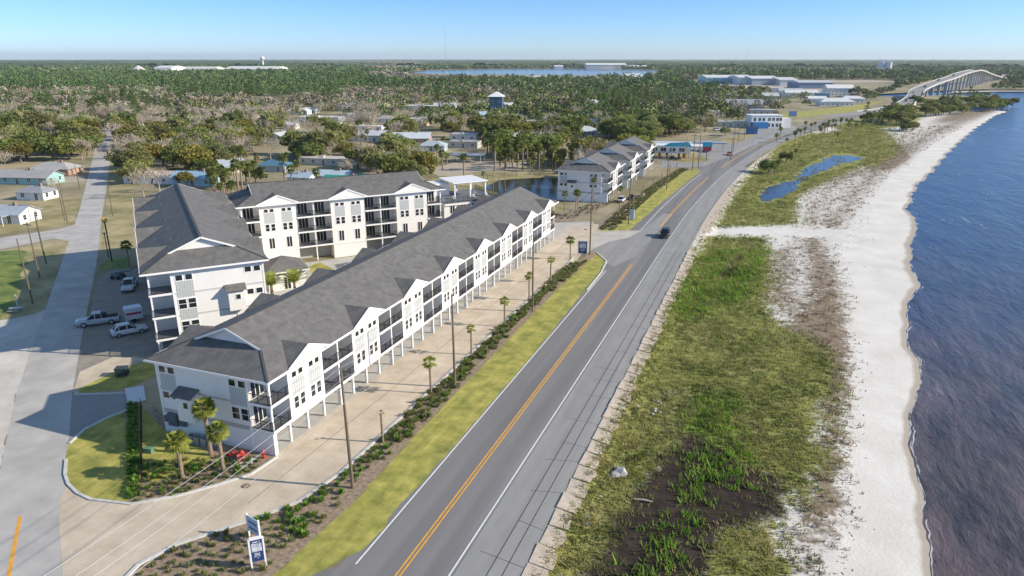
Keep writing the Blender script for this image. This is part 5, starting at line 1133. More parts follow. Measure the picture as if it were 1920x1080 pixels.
# canopy towards the horizon
def canopy():
    rs = []; r = 3300.
    while r < 19500: rs.append(r); r *= 1.012
    an = np.linspace(-1.05, 1.05, 520); rng = np.random.default_rng(5); V = []; Cc = []
    for r in rs:
        cell = r*2.1/520
        x = np.sin(an)*r+rng.uniform(-.4, .4, len(an))*cell; Dq = np.cos(an)*r+rng.uniform(-.4, .4, len(an))*min(60, r*.01)
        z = rng.uniform(7, 19, len(an))+4*np.sin(an*60+r*.003); X = x*cy_-Dq*sy_; Y = x*sy_+Dq*cy_
        pat = np.sin(X*.0011+2)*np.sin(Y*.0009)+.5*np.sin(X*.003+Y*.0021)+rng.normal(size=len(an))*.25
        gcol = np.where((pat > .62)[:, None], np.array([[.26, .23, .16]]), np.array([[.085, .125, .055]]))*rng.uniform(.7, 1.3, (len(an), 1))
        V.append(np.stack([X, Y, z], 1)); Cc.append(np.concatenate([gcol, np.ones((len(an), 1))], 1))
    n_ = len(an); ii = np.arange(len(rs)-1)[:, None]*n_+np.arange(n_-1)[None]; Fc = np.stack([ii, ii+1, ii+n_+1, ii+n_], -1).reshape(-1, 4)
    o = obj('distant_forest', quadmesh('distant_forest', np.concatenate(V), Fc, M['bulk'], np.concatenate(Cc))); tag(o, kind='stuff')
canopy()

# ------------------------------------------------------------------ utility poles and lines
def pole(x, y, h, label, arms=1, lean=0, lamp=False, r=.15, group='utility poles along the highway', braces=False):
    t = thing('utility_pole', label, 'utility pole', (x, y, 0), 0, group); mb = MB(); mb.tube([(0, 0, 0), (lean*.5, 0, h*.5), (lean, 0, h)], [r*1.15, r*.95, r*.7], 8); mb.build('pole', M['wood'], t)
    for k in range(arms):
        z = h-.5-k*1.1; mb = MB(); mb.box(lean-1.1, lean+1.1, -.06, .06, z-.06, z+.06); ca = mb.build('crossarm', M['wood'], t); mb = MB()
        for xx in (-1, -.4, .4, 1): mb.tube([(lean+xx, 0, z+.05), (lean+xx, 0, z+.28)], .05, 6)
        mb.build('insulators', M['steel'], ca)
    if lamp: mb = MB(); mb.tube([(0, 0, h*.78), (-1.2, 0, h*.84), (-2.2, 0, h*.85)], .05, 5); mb.box(-2.9, -2.1, -.14, .14, h*.835, h*.86); mb.build('lamp_arm', M['steel'], t)
    return t
HP = [(-35.2, 18.5, 13, 0), (-35.2, 49.2, 12.9, -.25), (-35.1, 72.6, 12.6, -.1), (-34.9, 102.5, 13.2, 0), (-34.9, 140.2, 14.5, 0), (-33.1, 172.2, 13.6, 0), (-31.6, 225.6, 12.5, 0), (-28.6, 268.7, 13.5, 0), (-27.3, 276.5, 13, 0), (-18, 330, 13, 0)]
nm_ = ['pole behind the lower sign at the drive mouth', 'nearest tall pole, at the edge of the mown verge', 'tall pole in the planted strip, second beyond the sign', 'tall pole halfway along the long block', 'tall pole at the junction beside the upper blue sign', 'pole with lamp just beyond the junction', 'pole in front of the farthest short block', 'left pole of the close pair before the filling station', 'right pole of the close pair before the filling station', 'pole at the far side of the forecourt']
for k, (x, y, h, ln) in enumerate(HP):
    if k: pole(x, y, h, 'weathered wooden '+nm_[k], 1 if k in (5, 7) else 0, ln, lamp=k == 5)
def wire(name, pts, label, r=.016, sag=.5, m='steel'):
    mb = MB(); P = []
    for a, b in zip(pts, pts[1:]):
        a, b = Vector(a), Vector(b)
        for k in range(10): q = a.lerp(b, k/10); q.z -= 4*sag*(k/10)*(1-k/10); P.append(q)
    P.append(Vector(pts[-1])); mb.tube(P, r, 4); return tag(mb.build(name, M[m]), label, 'power line', 'lines strung between the highway poles')
for k, (dx, dz, lb) in enumerate(((-.2, -.15, 'topmost'), (.18, -1.1, 'second'), (-.18, -2.2, 'third'), (.18, -3.6, 'lowest'))):
    wire('power_line', [(x+ln+dx, y, h+dz) for x, y, h, ln in HP], lb+' wire strung between the wooden poles beside the highway', .022)
LP = [(62, 570, 11.5, 38, 450), (75, 522, 11, 55, 410), (87, 495, 11, 70, 400), (83, 480, 9, 62, 395), (127, 418, 11, 113, 340), (122, 414, 9.5, 116, 365), (150, 355, 8, 146, 318)]
for k, (bx, by, h, tx, ty) in enumerate(LP):
    p = G(bx, by); pole(p.x, p.y, h, ['leaning pale pole nearest the camera left of the street', 'pole behind the nearest leaning pole on the left lawn', 'middle pole of the cluster left of the street', 'short pole in the cluster left of the street', 'pole beside the side lane corner', 'thin pole next to the side lane corner pole', 'distant pole at the bend before the oaks'][k], 1 if k == 1 else 0, -.35 if k == 0 else -.2, r=.13, group='poles left of the street')
pl = [G(b[0], b[1]) for b in LP]
for a, b, lb in ((0, 1, 'wire between the two nearest poles left of the street'), (1, 4, 'wire from the left cluster to the side lane pole'), (4, 6, 'wire to the distant pole by the oaks')): wire('power_line', [(pl[a].x, pl[a].y, LP[a][2]-.5), (pl[b].x, pl[b].y, LP[b][2]-.5)], lb, .02)
XP = [(1370, 300, 1369, 250), (1384, 262, 1382, 228), (1395, 262, 1394, 230), (1413, 252, 1413, 222), (1285, 300, 1284, 250), (1178, 280, 1177, 225), (1088, 262, 1089, 215), (1208, 262, 1209, 225), (685, 272, 685, 250), (212, 405, 207, 345), (1012, 330, 1011, 300)]
for k, (bx, by, tx, ty) in enumerate(XP):
    p = G(bx, by); h = 9.5 if k != 9 else 9
    pole(p.x, p.y, h, 'slim wooden pole '+['at the roadside by the orange car', 'left of the blue stall, nearest', 'left of the blue stall, next one', 'right beside the blue stall', 'by the traffic island of the filling station', 'behind the short white blocks', 'in the field by the cream cottage', 'in the thicket above the filling station', 'in front of the white workshop', 'at the right kerb of the left street', 'in front of the pond palms'][k], 0, 0, r=.12, group='slim poles around the town')
t = thing('street_lamp', 'black street lamp with amber globe by the left street', 'street lamp', G(210, 490), 0); mb = MB(); mb.tube([(0, 0, 0), (0, 0, 8.2)], .13, 8); mb.build('pole', M['rail'], t); mb = MB(); mb.tube([(0, 0, 8.2), (0, 0, 8.6), (0, 0, 9.1), (0, 0, 9.3)], [.2, .6, .45, .1], 10); mb.build('globe', cm('amber_globe', (.75, .42, .03), .4), t)
t = thing('street_lamp', 'shorter black post standing left of the amber lamp', 'street lamp', G(204, 484), 0); mb = MB(); mb.tube([(0, 0, 0), (0, 0, 5.2)], .09, 8); mb.box(-.15, .15, -.15, .15, 5.2, 5.5); mb.build('pole', M['rail'], t)

# ------------------------------------------------------------------ palms in the plantings
def palm(px, py, h, label, fr=30, L=1.4, mt='palmpale', seed=0, tr=.17, braces=True, z=0):
    p = G(px, py); ms = proto_palm(50+seed, h, fr, L, mt, tr, 1, .015); t = thing('young_palm', label, 'palm', p, random.uniform(0, 6), 'young palms in the plantings'); obj('trunk', ms[0], t); obj('crown', ms[1], t); return t
palm(343, 899, 4.3, 'leftmost of the three palms at the near end wall', 34, 1.45, seed=1, tr=.2); palm(396, 853, 5.6, 'tallest of the three palms at the near end wall', 34, 1.5, seed=2, tr=.2); palm(419, 883, 4.6, 'rightmost of the three palms, beside the red chairs', 30, 1.35, seed=3, tr=.2)
for k, (px, py, h, fr, L, lb) in enumerate(((718, 830, 3.6, 4, .5, 'bare brown trunk with hardly a leaf'), (808, 738, 4.3, 16, 1.1, 'young palm with narrow drooping head'), (884, 665, 4.0, 11, .9, 'thin young palm nearest the bend of the kerb'), (946, 612, 4.2, 16, 1.0, 'young palm halfway along the drive'), (992, 563, 4.4, 16, 1.0, 'young palm just left of the middle pole'), (1032, 530, 4.4, 14, 1.0, 'young palm just right of the middle pole'), (1069, 487, 4.3, 20, 1.2, 'young palm beside the upper blue sign'),
        (1058, 405, 6, 16, 1.2, 'pale trunk palm left in the round bed'), (1079, 405, 6.4, 20, 1.3, 'middle palm in the round bed'), (1083, 404, 6.0, 16, 1.2, 'right palm of the close pair in the round bed'), (1112, 385, 7.2, 18, 1.2, 'tall palm before the near end of the short blocks'), (1162, 375, 3.4, 20, 1.3, 'stocky palm beside the parked cars'), (1161, 408, 4, 3, .5, 'stump palm at the start of the far planting strip'), (1187, 393, 4, 3, .5, 'second stump palm in the far planting strip'), (1205, 372, 4, 3, .5, 'third stump palm in the far planting strip'), (1224, 356, 4, 3, .5, 'fourth stump palm in the far planting strip'), (1240, 344, 4, 3, .5, 'fifth stump palm in the far planting strip'), (1255, 332, 4, 3, .5, 'sixth stump palm in the far planting strip'), (1268, 325, 4, 3, .5, 'last stump palm in the far planting strip'),
        (906, 350, 4.4, 14, 1.1, 'palm on the bank left of the pond'), (914, 352, 4.2, 3, .5, 'bare trunk palm on the left pond bank'), (925, 358, 5.5, 3, .5, 'taller bare trunk on the left pond bank'), (936, 356, 4, 3, .5, 'bare trunk between pond and lawn'), (947, 357, 3.8, 3, .5, 'last bare trunk in the row beside the pond'), (946, 330, 5, 14, 1.1, 'palm at the back of the pond, left'), (969, 330, 5.4, 18, 1.3, 'palm at the back of the pond, middle'), (994, 327, 5.2, 18, 1.3, 'palm at the back of the pond, right'))):
    palm(px, py, h, lb, fr, L, 'palmpale' if k < 6 or fr < 12 else 'palmleaf', 10+k, .12 if py < 520 or py > 600 else .13)
for k, (px, py, z, h, lb) in enumerate(((512, 566, 0, 3.2, 'yellow green palm beside the courtyard hut, left'), (555, 562, 0, 3.4, 'yellow green palm beside the courtyard hut, right'), (684, 470, 0, 4.0, 'big yellow green palm before the three-gabled block'))):
    rng = np.random.default_rng(90+k); V = []; Fc = []; p = G(px, py); t = thing('feather_palm', lb, 'palm', p, k, 'feather palms in the courtyard')
    mb = MB(); mb.tube([(0, 0, 0), (0, 0, h*.6), (0, 0, h)], [.3, .26, .22], 8); mb.build('trunk', M['palmtrunk'], t)
    for j in range(26):
        az = j*2.4; el = R(80-75*(j/26)); d_ = np.array([math.cos(az)*math.cos(el), math.sin(az)*math.cos(el), math.sin(el)]); side = np.array([-math.sin(az), math.cos(az), 0])
        for q in range(14):
            s = q/14*3.1; c = np.array([0, 0, h])+d_*s+np.array([0, 0, -.10*s*s])
            for sg in (-1, 1): o = len(V); tip = c+side*sg*.75*(1-.5*q/14)+d_*.35+np.array([0, 0, -.1]); V += [c, c+d_*.12, tip, tip-d_*.05]; Fc.append((o, o+1, o+2, o+3))
    obj('crown', quadmesh('crown', np.array(V), Fc, M['palmpale']), t)
# potted looking dark palm in the shade by the left block
palm(243, 500, 4.5, 'dark young palm in the shade beside the left block', 22, 1.4, 'palmleaf', 60, .15)

# ------------------------------------------------------------------ shrubs of the beds
SA = [proto_shrub(s, 'shrubA', .36, .5, 40, .05) for s in (1, 2, 3)]+[proto_shrub(s, 'shrubB', .5, .62, 60, .06) for s in (4, 5)]
def in_any(x, y, Ps): return any(inpoly(x, y, P) for P in Ps)
bedA = [(p.x, p.y) for p in BED]; spots = []
yv = 30.
while yv < 135:
    xv = -52.
    while xv < -33.5:
        x, y = xv+random.uniform(-.25, .25), yv+random.uniform(-.25, .25); xv += .95
        if inpoly(x, y, bedA) and inpoly(x+.5, y, bedA) and inpoly(x-.35, y, bedA) and (y > 57 or x < -36.6+(y-37)*.06 or random.random() < .5) and random.random() < .93:
            if x > -34.9 and y < 110: continue
            green = (y > 41 and y < 60 and random.random() < .55) or (y > 60 and random.random() < .5*(.5+.5*math.sin(y*.35)))
            spots.append((x, y, green))
    yv += .95
LBED = [(p.x, p.y) for p in gp((262, 860), (300, 868), (400, 858), (470, 862), (500, 858), (470, 884), (400, 908), (330, 930), (245, 942), (240, 900))]; lb_ = []
yv = 36.
while yv < 56:
    xv = -66.
    while xv < -46:
        x, y = xv+random.uniform(-.25, .25), yv+random.uniform(-.25, .25); xv += .85
        if inpoly(x, y, LBED): lb_.append((x, y, random.random() < .2))
    yv += .85
for s_ in np.arange(0, 1, .045): # twin hedge rows running away from the drive
    for px0, px1 in ((243, 244), (254, 256)):
        p = G(px0+(px1-px0)*s_, 930-s_*172); lb_.append((p.x, p.y, True))
SHA = [(*G(x, y).xy, 'nearest the '+l) for x, y, l in ((343, 899, 'leftmost front palm'), (396, 853, 'tallest front palm'), (419, 883, 'rightmost front palm'), (450, 870, 'red chairs'), (250, 935, 'drive corner'), (300, 915, 'left kerb curve'), (495, 859, 'red hydrant'), (255, 780, 'concrete pad'), (255, 860, 'black fence'), (484, 1062, 'navy sign'), (478, 1008, 'white backed sign'), (662, 915, 'nearest tall pole'), (250, 1075, 'bottom left kerb end'), (400, 1060, 'shadow of the navy sign'), (340, 1030, 'kerb left of the signs'), (560, 980, 'kerb bend right of the signs'), (718, 830, 'bare brown palm'), (808, 738, 'drooping young palm'), (560, 1040, 'mown verge corner'), (880, 670, 'thin young palm'))]
spots.sort(key=lambda s: s[1]); one = spots[:235]; more = spots[235:]
for k, (x, y, g_) in enumerate(one+lb_):
    o = obj('bed_shrub', SA[3+k % 2] if g_ else SA[k % 3], None, (x, y, .01)); o.rotation_euler[2] = random.uniform(0, 6.28); s = random.uniform(.75, 1.25); o.scale = (s, s, s*random.uniform(.8, 1.1))
    left = k >= len(one); L1 = ('lush green clump' if g_ else 'small olive shrub')
    where = 'in the bed beside the near end wall' if left and x > -62 else 'in the hedge rows between the lawns' if left else 'in the wide bed around the lower sign' if y < 45 else 'in the strip between drive kerb and nearest pole' if y < 62 else 'in the planted strip beyond the nearest pole'
    near = min(SHA, key=lambda a: (a[0]-x)**2+(a[1]-y)**2)[2]
    short = 'in the corner bed' if left and x > -62 else 'in the hedge rows' if left else 'in the sign bed' if y < 45 else 'in the kerb strip'
    lab_ = L1+' '+short+' '+near; tag(o, lab_, 'shrub', lab_.replace('clump', 'clumps').replace('shrub ', 'shrubs '))
def stuffshrubs(name, pts, seed, protos, sc=1.):
    rng = np.random.default_rng(seed); base = []
    for pm in protos:
        v = np.empty(len(pm.vertices)*3, np.float32); pm.vertices.foreach_get('co', v); base.append(v.reshape(-1, 3))
    V = []
    for x, y, z, s in pts:
        b = base[rng.integers(len(base))]; a = rng.uniform(0, 6.28); c, q = math.cos(a), math.sin(a); V.append(np.stack([b[:, 0]*c-b[:, 1]*q, b[:, 0]*q+b[:, 1]*c, b[:, 2]], 1)*s*sc+np.array([x, y, z]))
    V = np.concatenate(V); return V
pt2 = [(x, y, .01, random.uniform(.8, 1.25)) for x, y, g_ in more]+[(x+random.uniform(-.5, .5), y+random.uniform(-.5, .5), .01, random.uniform(.7, 1.3)) for x, y, g_ in spots if y > 58 and x > -37.1 for _ in range(2)]
V = stuffshrubs('bed_shrubs', pt2, 1, SA[:3]+SA[3:4]); tag(obj('far_bed_planting', quadmesh('far_bed_planting', V, np.arange(len(V)).reshape(-1, 4), M['shrubA'])), kind='stuff')
FB = [(p.x, p.y) for p in gp((1122, 431), (1150, 432), (1232, 358), (1290, 318), (1277, 316), (1222, 348), (1160, 395))]; pt3 = []
for k in range(2600):
    x, y = random.uniform(-42, -30), random.uniform(160, 275)
    if inpoly(x, y, FB): pt3.append((x, y, .02, random.uniform(.8, 1.3)))
RB = [(p.x, p.y) for p in gp((1020, 413), (1040, 417), (1110, 399), (1150, 379), (1120, 377), (1060, 400), (1015, 403))]
for k in range(900):
    x, y = random.uniform(-70, -40), random.uniform(160, 200)
    if inpoly(x, y, RB): pt3.append((x, y, .02, random.uniform(.6, 1.1)))
V = stuffshrubs('x', pt3, 2, SA[:3]); tag(obj('far_bed_planting', quadmesh('far_bed_planting', V, np.arange(len(V)).reshape(-1, 4), M['shrubA'])), kind='stuff')

# ------------------------------------------------------------------ marsh grass, shore scrub
def tufts(n, test, hgt, wd, m, name, seed, blades=5, ymax=330):
    rng = np.random.default_rng(seed); P = []; S_ = []
    u_ = rng.random(n); yy = 30*(ymax/30)**u_; 
    for y in yy:
        e = roadx(y)+10.3; s = lerp_tab(SH, y); x = e+rng.random()*(s-e-1.5)
        v, sc = test(x, y, rng)
        if v: P.append((x, y, flat_z(x, y))); S_.append(sc*(1+y*.0035))
    P = np.array(P); S_ = np.array(S_); k = len(P); az = rng.uniform(0, 6.28, (k, blades)); ln = rng.uniform(.25, .8, (k, blades)); h_ = hgt*rng.uniform(.5, 1.2, (k, blades))*S_[:, None]; w_ = wd*S_[:, None]*rng.uniform(.6, 1.3, (k, blades))
    off = rng.normal(size=(k, blades, 2))*.16*S_[:, None, None]; b = P[:, None, :]+np.concatenate([off, np.zeros((k, blades, 1))], 2)
    sd = np.stack([-np.sin(az), np.cos(az), 0*az], 2)*w_[..., None]; tp = np.stack([np.cos(az)*ln*h_, np.sin(az)*ln*h_, h_], 2)
    V = np.stack([b-sd, b+sd, b+tp+sd*.25, b+tp-sd*.25], 2).reshape(-1, 3)
    return tag(obj(name, quadmesh(name, V, np.arange(len(V)).reshape(-1, 4), M[m])), kind='stuff')
M['mgrass'] = leafmat('marsh_grass_blades', (.14, .20, .04), (.44, .41, .15), .14, 0, .5)
M['mbright'] = leafmat('fresh_green_marsh_blades', (.14, .28, .03), (.28, .44, .06), .5, 0, .45)
M['mdry'] = leafmat('dry_brown_beach_grass', (.24, .175, .10), (.42, .32, .20), .6, 0, .2)
MP = [[(p.x, p.y) for p in gp(*q, z=-.66)] for q in (((1424, 380), (1420, 362), (1440, 348), (1474, 338), (1502, 335), (1500, 352), (1470, 370), (1448, 380)), ((1488, 330), (1510, 309), (1560, 287), (1592, 286), (1626, 296), (1604, 308), (1560, 320), (1520, 332)))]
def tg(x, y, r):
    if y > 210 and any(inpoly(x, y, q) for q in MP): return False, 1
    g = soft('green', x, y, 2.5)*(1-soft('mud', x, y, 1.8)*.93)*(1-soft('path', x, y, 1))*(1-.8*soft('sandy', x, y, 2)); return r.random() < g*.9, .7+.6*r.random()+soft('bright', x, y, 2)*.3
def tb(x, y, r):
    g = soft('bright', x, y, 2)*(1-soft('ditch', x, y, .6)); return r.random() < g*.8, 1+.7*r.random()
def td(x, y, r):
    g = max(soft('brown', x, y, 2.5)*.8, (soft('green', x, y, 2)*.22), soft('rubble', x, y, 2)*.5, .5 if x < roadx(y)+11.5 else 0)*(1-soft('mud', x, y, 1)*.85)*(1-soft('path', x, y, 1)); return r.random() < g*.95*(.45+.55*math.sin(x*1.3+math.sin(y*.9)*2)), .6+.7*r.random()
tufts(60000, tg, .22, .048, 'mgrass', 'marsh_grass', 1, ymax=520); tufts(15000, tb, .36, .05, 'mbright', 'fresh_marsh_grass', 2, 5); tufts(30000, td, .26, .045, 'mdry', 'dry_beach_grass', 3, ymax=520)
# creeping debris line and scattered plants on the sand
# rubble, driftwood and slabs along the road edge
sl_proto = []
for s in range(4):
    rng = np.random.default_rng(s); mb = MB(); a = 1.1+rng.uniform(-.1, .25); b = 1.25
    pts = [(-.75, -b), (a-rng.uniform(0, .3), -b+rng.uniform(0, .15)), (a, -.4), (a+rng.uniform(-.15, .2), .5), (a-rng.uniform(.1, .5), b-rng.uniform(0, .12)), (-.75, b)]
    mb.prism(pts, 'z', -.22, .0); sl_proto.append(mb.mesh('slab', M['slab']))
yv = 36.; k = 0
while yv < 150:
    o = obj('concrete_slab', sl_proto[k % 4], None, (-14.75, yv, -.02)); o.rotation_euler = (random.uniform(-.03, .03), R(9+random.uniform(-3, 5)), random.uniform(-.06, .06)); o.scale = (random.uniform(.9, 1.1), 1, 1)
    seg = 'opposite the lower sign' if yv < 55 else 'opposite the near end of the long block' if yv < 85 else 'opposite the middle of the long block' if yv < 120 else 'just before the sand path'
    tag(o, 'tilted weathered concrete slab edging the shoulder '+seg, 'slab', 'concrete slabs edging the shoulder, '+seg); yv += 2.6+random.uniform(-.05, .1); k += 1
yv = 172.; k = 0
while yv < 236:
    o = obj('concrete_slab', sl_proto[k % 4], None, (roadx(yv)+10.5, yv, .0)); o.rotation_euler = (R(8), R(12), R(-18)); o.scale = (1.5, .55, 1.3)
    tag(o, 'overlapping concrete rib stepping down the road edge beyond the sand path', 'slab', 'ribs on the road edge beyond the sand path'); yv += 2.3; k += 1
rk = []
for s in range(3):
    me = bpy.data.meshes.new('rock'); bm = bmesh.new(); bmesh.ops.create_icosphere(bm, subdivisions=2, radius=1); rng = np.random.default_rng(s)
    for v in bm.verts: v.co *= 1+.25*math.sin(v.co.x*4+s)+rng.uniform(-.12, .12); v.co.z *= .55
    bm.to_mesh(me); bm.free(); me.materials.append(M['rock']); rk.append(me)
RKS = [(1160, 888, .95, 'largest pale boulder among the yellow green scrub')]+[(random.uniform(*a), random.uniform(*b), random.uniform(.15, .38), None) for a, b, n_ in (((1095, 1125), (925, 950), 8), ((1080, 1115), (965, 985), 9), ((1215, 1240), (750, 790), 7), ((1175, 1200), (760, 775), 6)) for _ in range(n_)]
for px, py, s, lb in RKS:
    p = G(px, py, -.7); o = obj('rock', rk[random.randrange(3)], None, (p.x, p.y, -.65)); o.scale = (s, s*.8, s); o.rotation_euler[2] = random.uniform(0, 6)
    wz = 'below the large boulder' if py > 900 else 'at the grass edge opposite the near gable'
    tag(o, lb or 'small pale rubble stone '+wz, 'rock', None if lb else 'rubble stones '+wz)
p = G(1206, 940, -.7); mb = MB(); mb.tube([(-.9, -.1, .1), (0, .05, .16), (.9, .12, .1)], [.09, .11, .07], 7); tag(mb.build('driftwood_log', cm('driftwood', (.5, .43, .33), .9), None, (p.x, p.y, -.72)), 'bleached log lying on the dark mud', 'log')
mb = MB(); rng = np.random.default_rng(3)
for k in range(500):
    y = 32*(9**rng.random()); ib = lerp_tab(INN, y); s = lerp_tab(SH, y); x = ib+abs(rng.normal())*.16*(s-ib); a = rng.uniform(0, 3.1); L = rng.uniform(.03, .14)*(1+y*.008)
    if x > s-1: continue
    z = flat_z(x, y)+.02; mb.bar((x-math.cos(a)*L, y-math.sin(a)*L, z), (x+math.cos(a)*L, y+math.sin(a)*L, z+.02), .03+y*.0003, .03)
tag(mb.build('beach_wrack', cm('dry_wrack', (.33, .26, .19), .95)), kind='stuff')
# surf: thin foam ribbons on the water at the shore
mb = MB(); rng = np.random.default_rng(9); yy = 45.
while yy < 500:
    L = rng.uniform(1.5, 7); off = abs(rng.normal())*.16+.03; n_ = 9; A = []; B = []
    for k in range(n_+1):
        y = yy+L*k/n_; x = lerp_tab(SH, y)+off; wd = rng.uniform(.015, .07)*(1-abs(2*k/n_-1)**3)*(1+yy*.006)
        A.append((x-wd, y, -1.19)); B.append((x+wd, y, -1.19))
    mb._a(A+B, [(k, n_+1+k, n_+2+k, k+1) for k in range(n_)]); yy += rng.uniform(.8, 4)
tag(mb.build('surf_foam', cm('foam', (.5, .5, .5), .8)), kind='stuff')

# ------------------------------------------------------------------ signs, chairs, small things
def board(x, y, rz, label, w_=1.5, h=2.1, z0=.75, two=True):
    t = thing('development_sign', label, 'sign', (x, y, 0), rz)
    for s in (-1, 1): mb = MB(); mb.box(s*w_/2-.07, s*w_/2+.07, -.07, .07, 0, z0+h+.12); mb.build('post', M['trim'], t)
    mb = MB(); mb.box(-w_/2+.072, w_/2-.072, -.05, .05, z0, z0+h); pa = mb.build('panel', cm('navy_sign', (.02, .055, .18), .4), t)
    mb = MB(); mb.box(-w_/2+.05, w_/2-.05, -.09, .09, z0+h+.003, z0+h+.22); mb.build('cap', M['trim'], t)
    for q in (-1, 1):
        mb = MB(); Y = q*.055; mb.box(-w_*.36, w_*.36, min(Y, Y+q*.01), max(Y, Y+q*.01), z0+h*.45, z0+h*.82); mb.build('picture', cm('sign_picture', (.55, .62, .70), .5, noise=.5, scale=3, col2=(.8, .82, .85)), pa)
        for k, (zz, ww, hh) in enumerate(((.86, .34, .06), (.36, .20, .035), (.28, .27, .06), (.21, .25, .03), (.12, .08, .035))):
            mb = MB(); nL = int(ww*2*w_/.085)
            for j in range(nL):
                if (j*7+k*3) % 6 == 0: continue
                xx = -ww*w_+j*.085; mb.box(xx, xx+.055, min(Y, Y+q*.012), max(Y, Y+q*.012), z0+h*zz, z0+h*(zz+hh*(.8+.2*((j*5) % 2))))
            mb.build('lettering', M['trim'], pa)
    return t
pA, pB = G(474, 1068), G(499, 1062); mA = (pA+pB)/2
board(mA.x, mA.y, math.atan2((pB-pA).y, (pB-pA).x), 'navy development sign with white posts and house picture in the near bed', (pB-pA).length*1.05)
t = thing('development_sign', 'white backed sign with two dark lettering lines behind the navy one', 'sign', (G(468, 1006)+G(489, 1020))/2, math.atan2((G(489, 1020)-G(468, 1006)).y, (G(489, 1020)-G(468, 1006)).x)); 
for s in (-1, 1): mb = MB(); mb.box(s*.85-.07, s*.85+.07, -.07, .07, 0, 2.45); mb.build('post', M['trim'], t)
mb = MB(); mb.box(-.777, .777, -.04, .04, .7, 2.3); pa = mb.build('panel', cm('pale_sign', (.5, .6, .7), .5), t)
for zz in (1.1, 1.7):
    mb = MB()
    for j in range(14): mb.box(-.6+j*.085, -.6+j*.085+.055, -.055, -.038, zz, zz+.14)
    mb.build('lettering', cm('navy_sign', (.02, .055, .18)), pa)
p = G(1092, 483); board(p.x, p.y, R(10), 'navy development sign with white posts at the junction', 1.9, 2.6, .9)
p = G(1185, 412); t = thing('utility_cabinet', 'pale blue cabinet at the foot of the pole beyond the junction', 'cabinet', p); mb = MB(); mb.box(-.5, .5, -.3, .3, .1, 2.6); mb.build('body', cm('cabinet_blue', (.45, .55, .62)), t); mb = MB(); mb.box(-.55, .55, -.35, .35, 2.6, 2.7); mb.build('lid', M['steel'], t)
p = G(247, 690); t = thing('transformer_box', 'green transformer box in the shade by the left kerb', 'transformer', G(230, 704), R(30)); mb = MB(); mb.box(-.7, .7, -.55, .55, .1, 1.1); mb.build('body', cm('box_green', (.03, .05, .045)), t); mb = MB(); mb.box(-.74, .74, -.59, .59, 1.1, 1.2); mb.build('lid', cm('box_green2', (.04, .06, .055)), t)
p = G(281, 848); t = thing('transformer_box', 'small green utility box on the lawn by the near end wall', 'transformer', p, R(10)); mb = MB(); mb.box(-.4, .4, -.3, .3, 0, .55); mb.box(-.43, .43, -.33, .33, .55, .6); mb.build('body', cm('box_sage', (.12, .25, .14)), t)
t = thing('manhole_cover', 'round rusty manhole cover in the gravel drive', 'manhole', G(461, 911, .02)); mb = MB(); mb.tube([(0, 0, -.02), (0, 0, .02)], .42, 20); mb.build('ring', cm('rusty_iron', (.16, .09, .06), .9), t); mb = MB(); mb.tube([(0, 0, .02), (0, 0, .032)], .32, 20); mb.build('lid', cm('rusty_lid', (.26, .19, .14), .9), t)
t = thing('manhole_cover', 'dark manhole cover on the pale junction', 'manhole', G(1098, 430, .02)); mb = MB(); mb.tube([(0, 0, -.02), (0, 0, .02)], .45, 20); mb.build('ring', M['dgrey'], t); mb = MB(); mb.tube([(0, 0, .02), (0, 0, .03)], .35, 20); mb.build('lid', M['rail'], t)
red = cm('red_plastic', (.55, .045, .03), .5)
def adirondack(px, py, rz, label):
    t = thing('garden_chair', label, 'chair', G(px, py, .07), R(rz), 'red garden chairs on the patio', .72)
    mb = MB(); [mb.bar((x, -.3, .38), (x, .3, .27), .1, .03) for x in (-.22, -.11, 0, .11, .22)]; mb.build('seat', red, t); mb = MB(); [mb.bar((x, .28, .25), (x*1.25, .62, 1.05-abs(x)*.5), .1, .03) for x in (-.22, -.11, 0, .11, .22)]; mb.build('backrest', red, t)
    for s in (-1, 1):
        mb = MB(); mb.bar((s*.34, -.35, .6), (s*.34, .4, .6), .12, .03); mb.build('armrest', red, t); mb = MB(); mb.box(s*.34-.04, s*.34+.04, -.34, -.26, 0, .6); mb.build('leg', red, t); mb = MB(); mb.bar((s*.3, .6, .02), (s*.3, -.3, .36), .05, .1); mb.build('leg', red, t)
for a in ((430, 856, 200, 'red garden chair farthest left on the patio'), (441, 853, 160, 'red garden chair at the back of the patio'), (452, 866, 60, 'red garden chair at the front of the patio'), (461, 857, 100, 'red garden chair at the right edge of the patio')): adirondack(*a)
t = thing('fire_pit', 'dark round fire pit between the red chairs', 'fire pit', G(445, 862, .07)); mb = MB(); mb.tube([(0, 0, 0), (0, 0, .35), (0, 0, .45)], [.35, .5, .5], 12); mb.build('bowl', M['dgrey'], t); mb = MB(); mb.tube([(0, 0, .45), (0, 0, .49)], [.56, .56], 12); mb.build('rim', M['rail'], t)
t = thing('fire_hydrant', 'bright red hydrant at the corner of the near end wall', 'hydrant', G(495, 859)); mb = MB(); mb.tube([(0, 0, 0), (0, 0, .1), (0, 0, .11), (0, 0, .75), (0, 0, .95), (0, 0, 1.05)], [.2, .2, .14, .14, .12, .04], 10); mb.build('barrel', red, t); mb = MB(); mb.tube([(-.26, 0, .6), (.26, 0, .6)], .07, 8); mb.build('outlet', red, t)
t = thing('iron_fence', 'thin black fence beside the hedge rows', 'fence', G(267, 905)); a = G(267, 905); b = G(266, 765); L = b-a; n_ = int(L.length/2.2)
for k in range(n_+1): q = L*k/n_; mb = MB(); mb.tube([(q.x, q.y, 0), (q.x, q.y, 1.35)], .035, 5); mb.build('post', M['rail'], t)
mb = MB()
for z in (.15, 1.25): mb.bar((0, 0, z), (L.x, L.y, z), .03, .03)
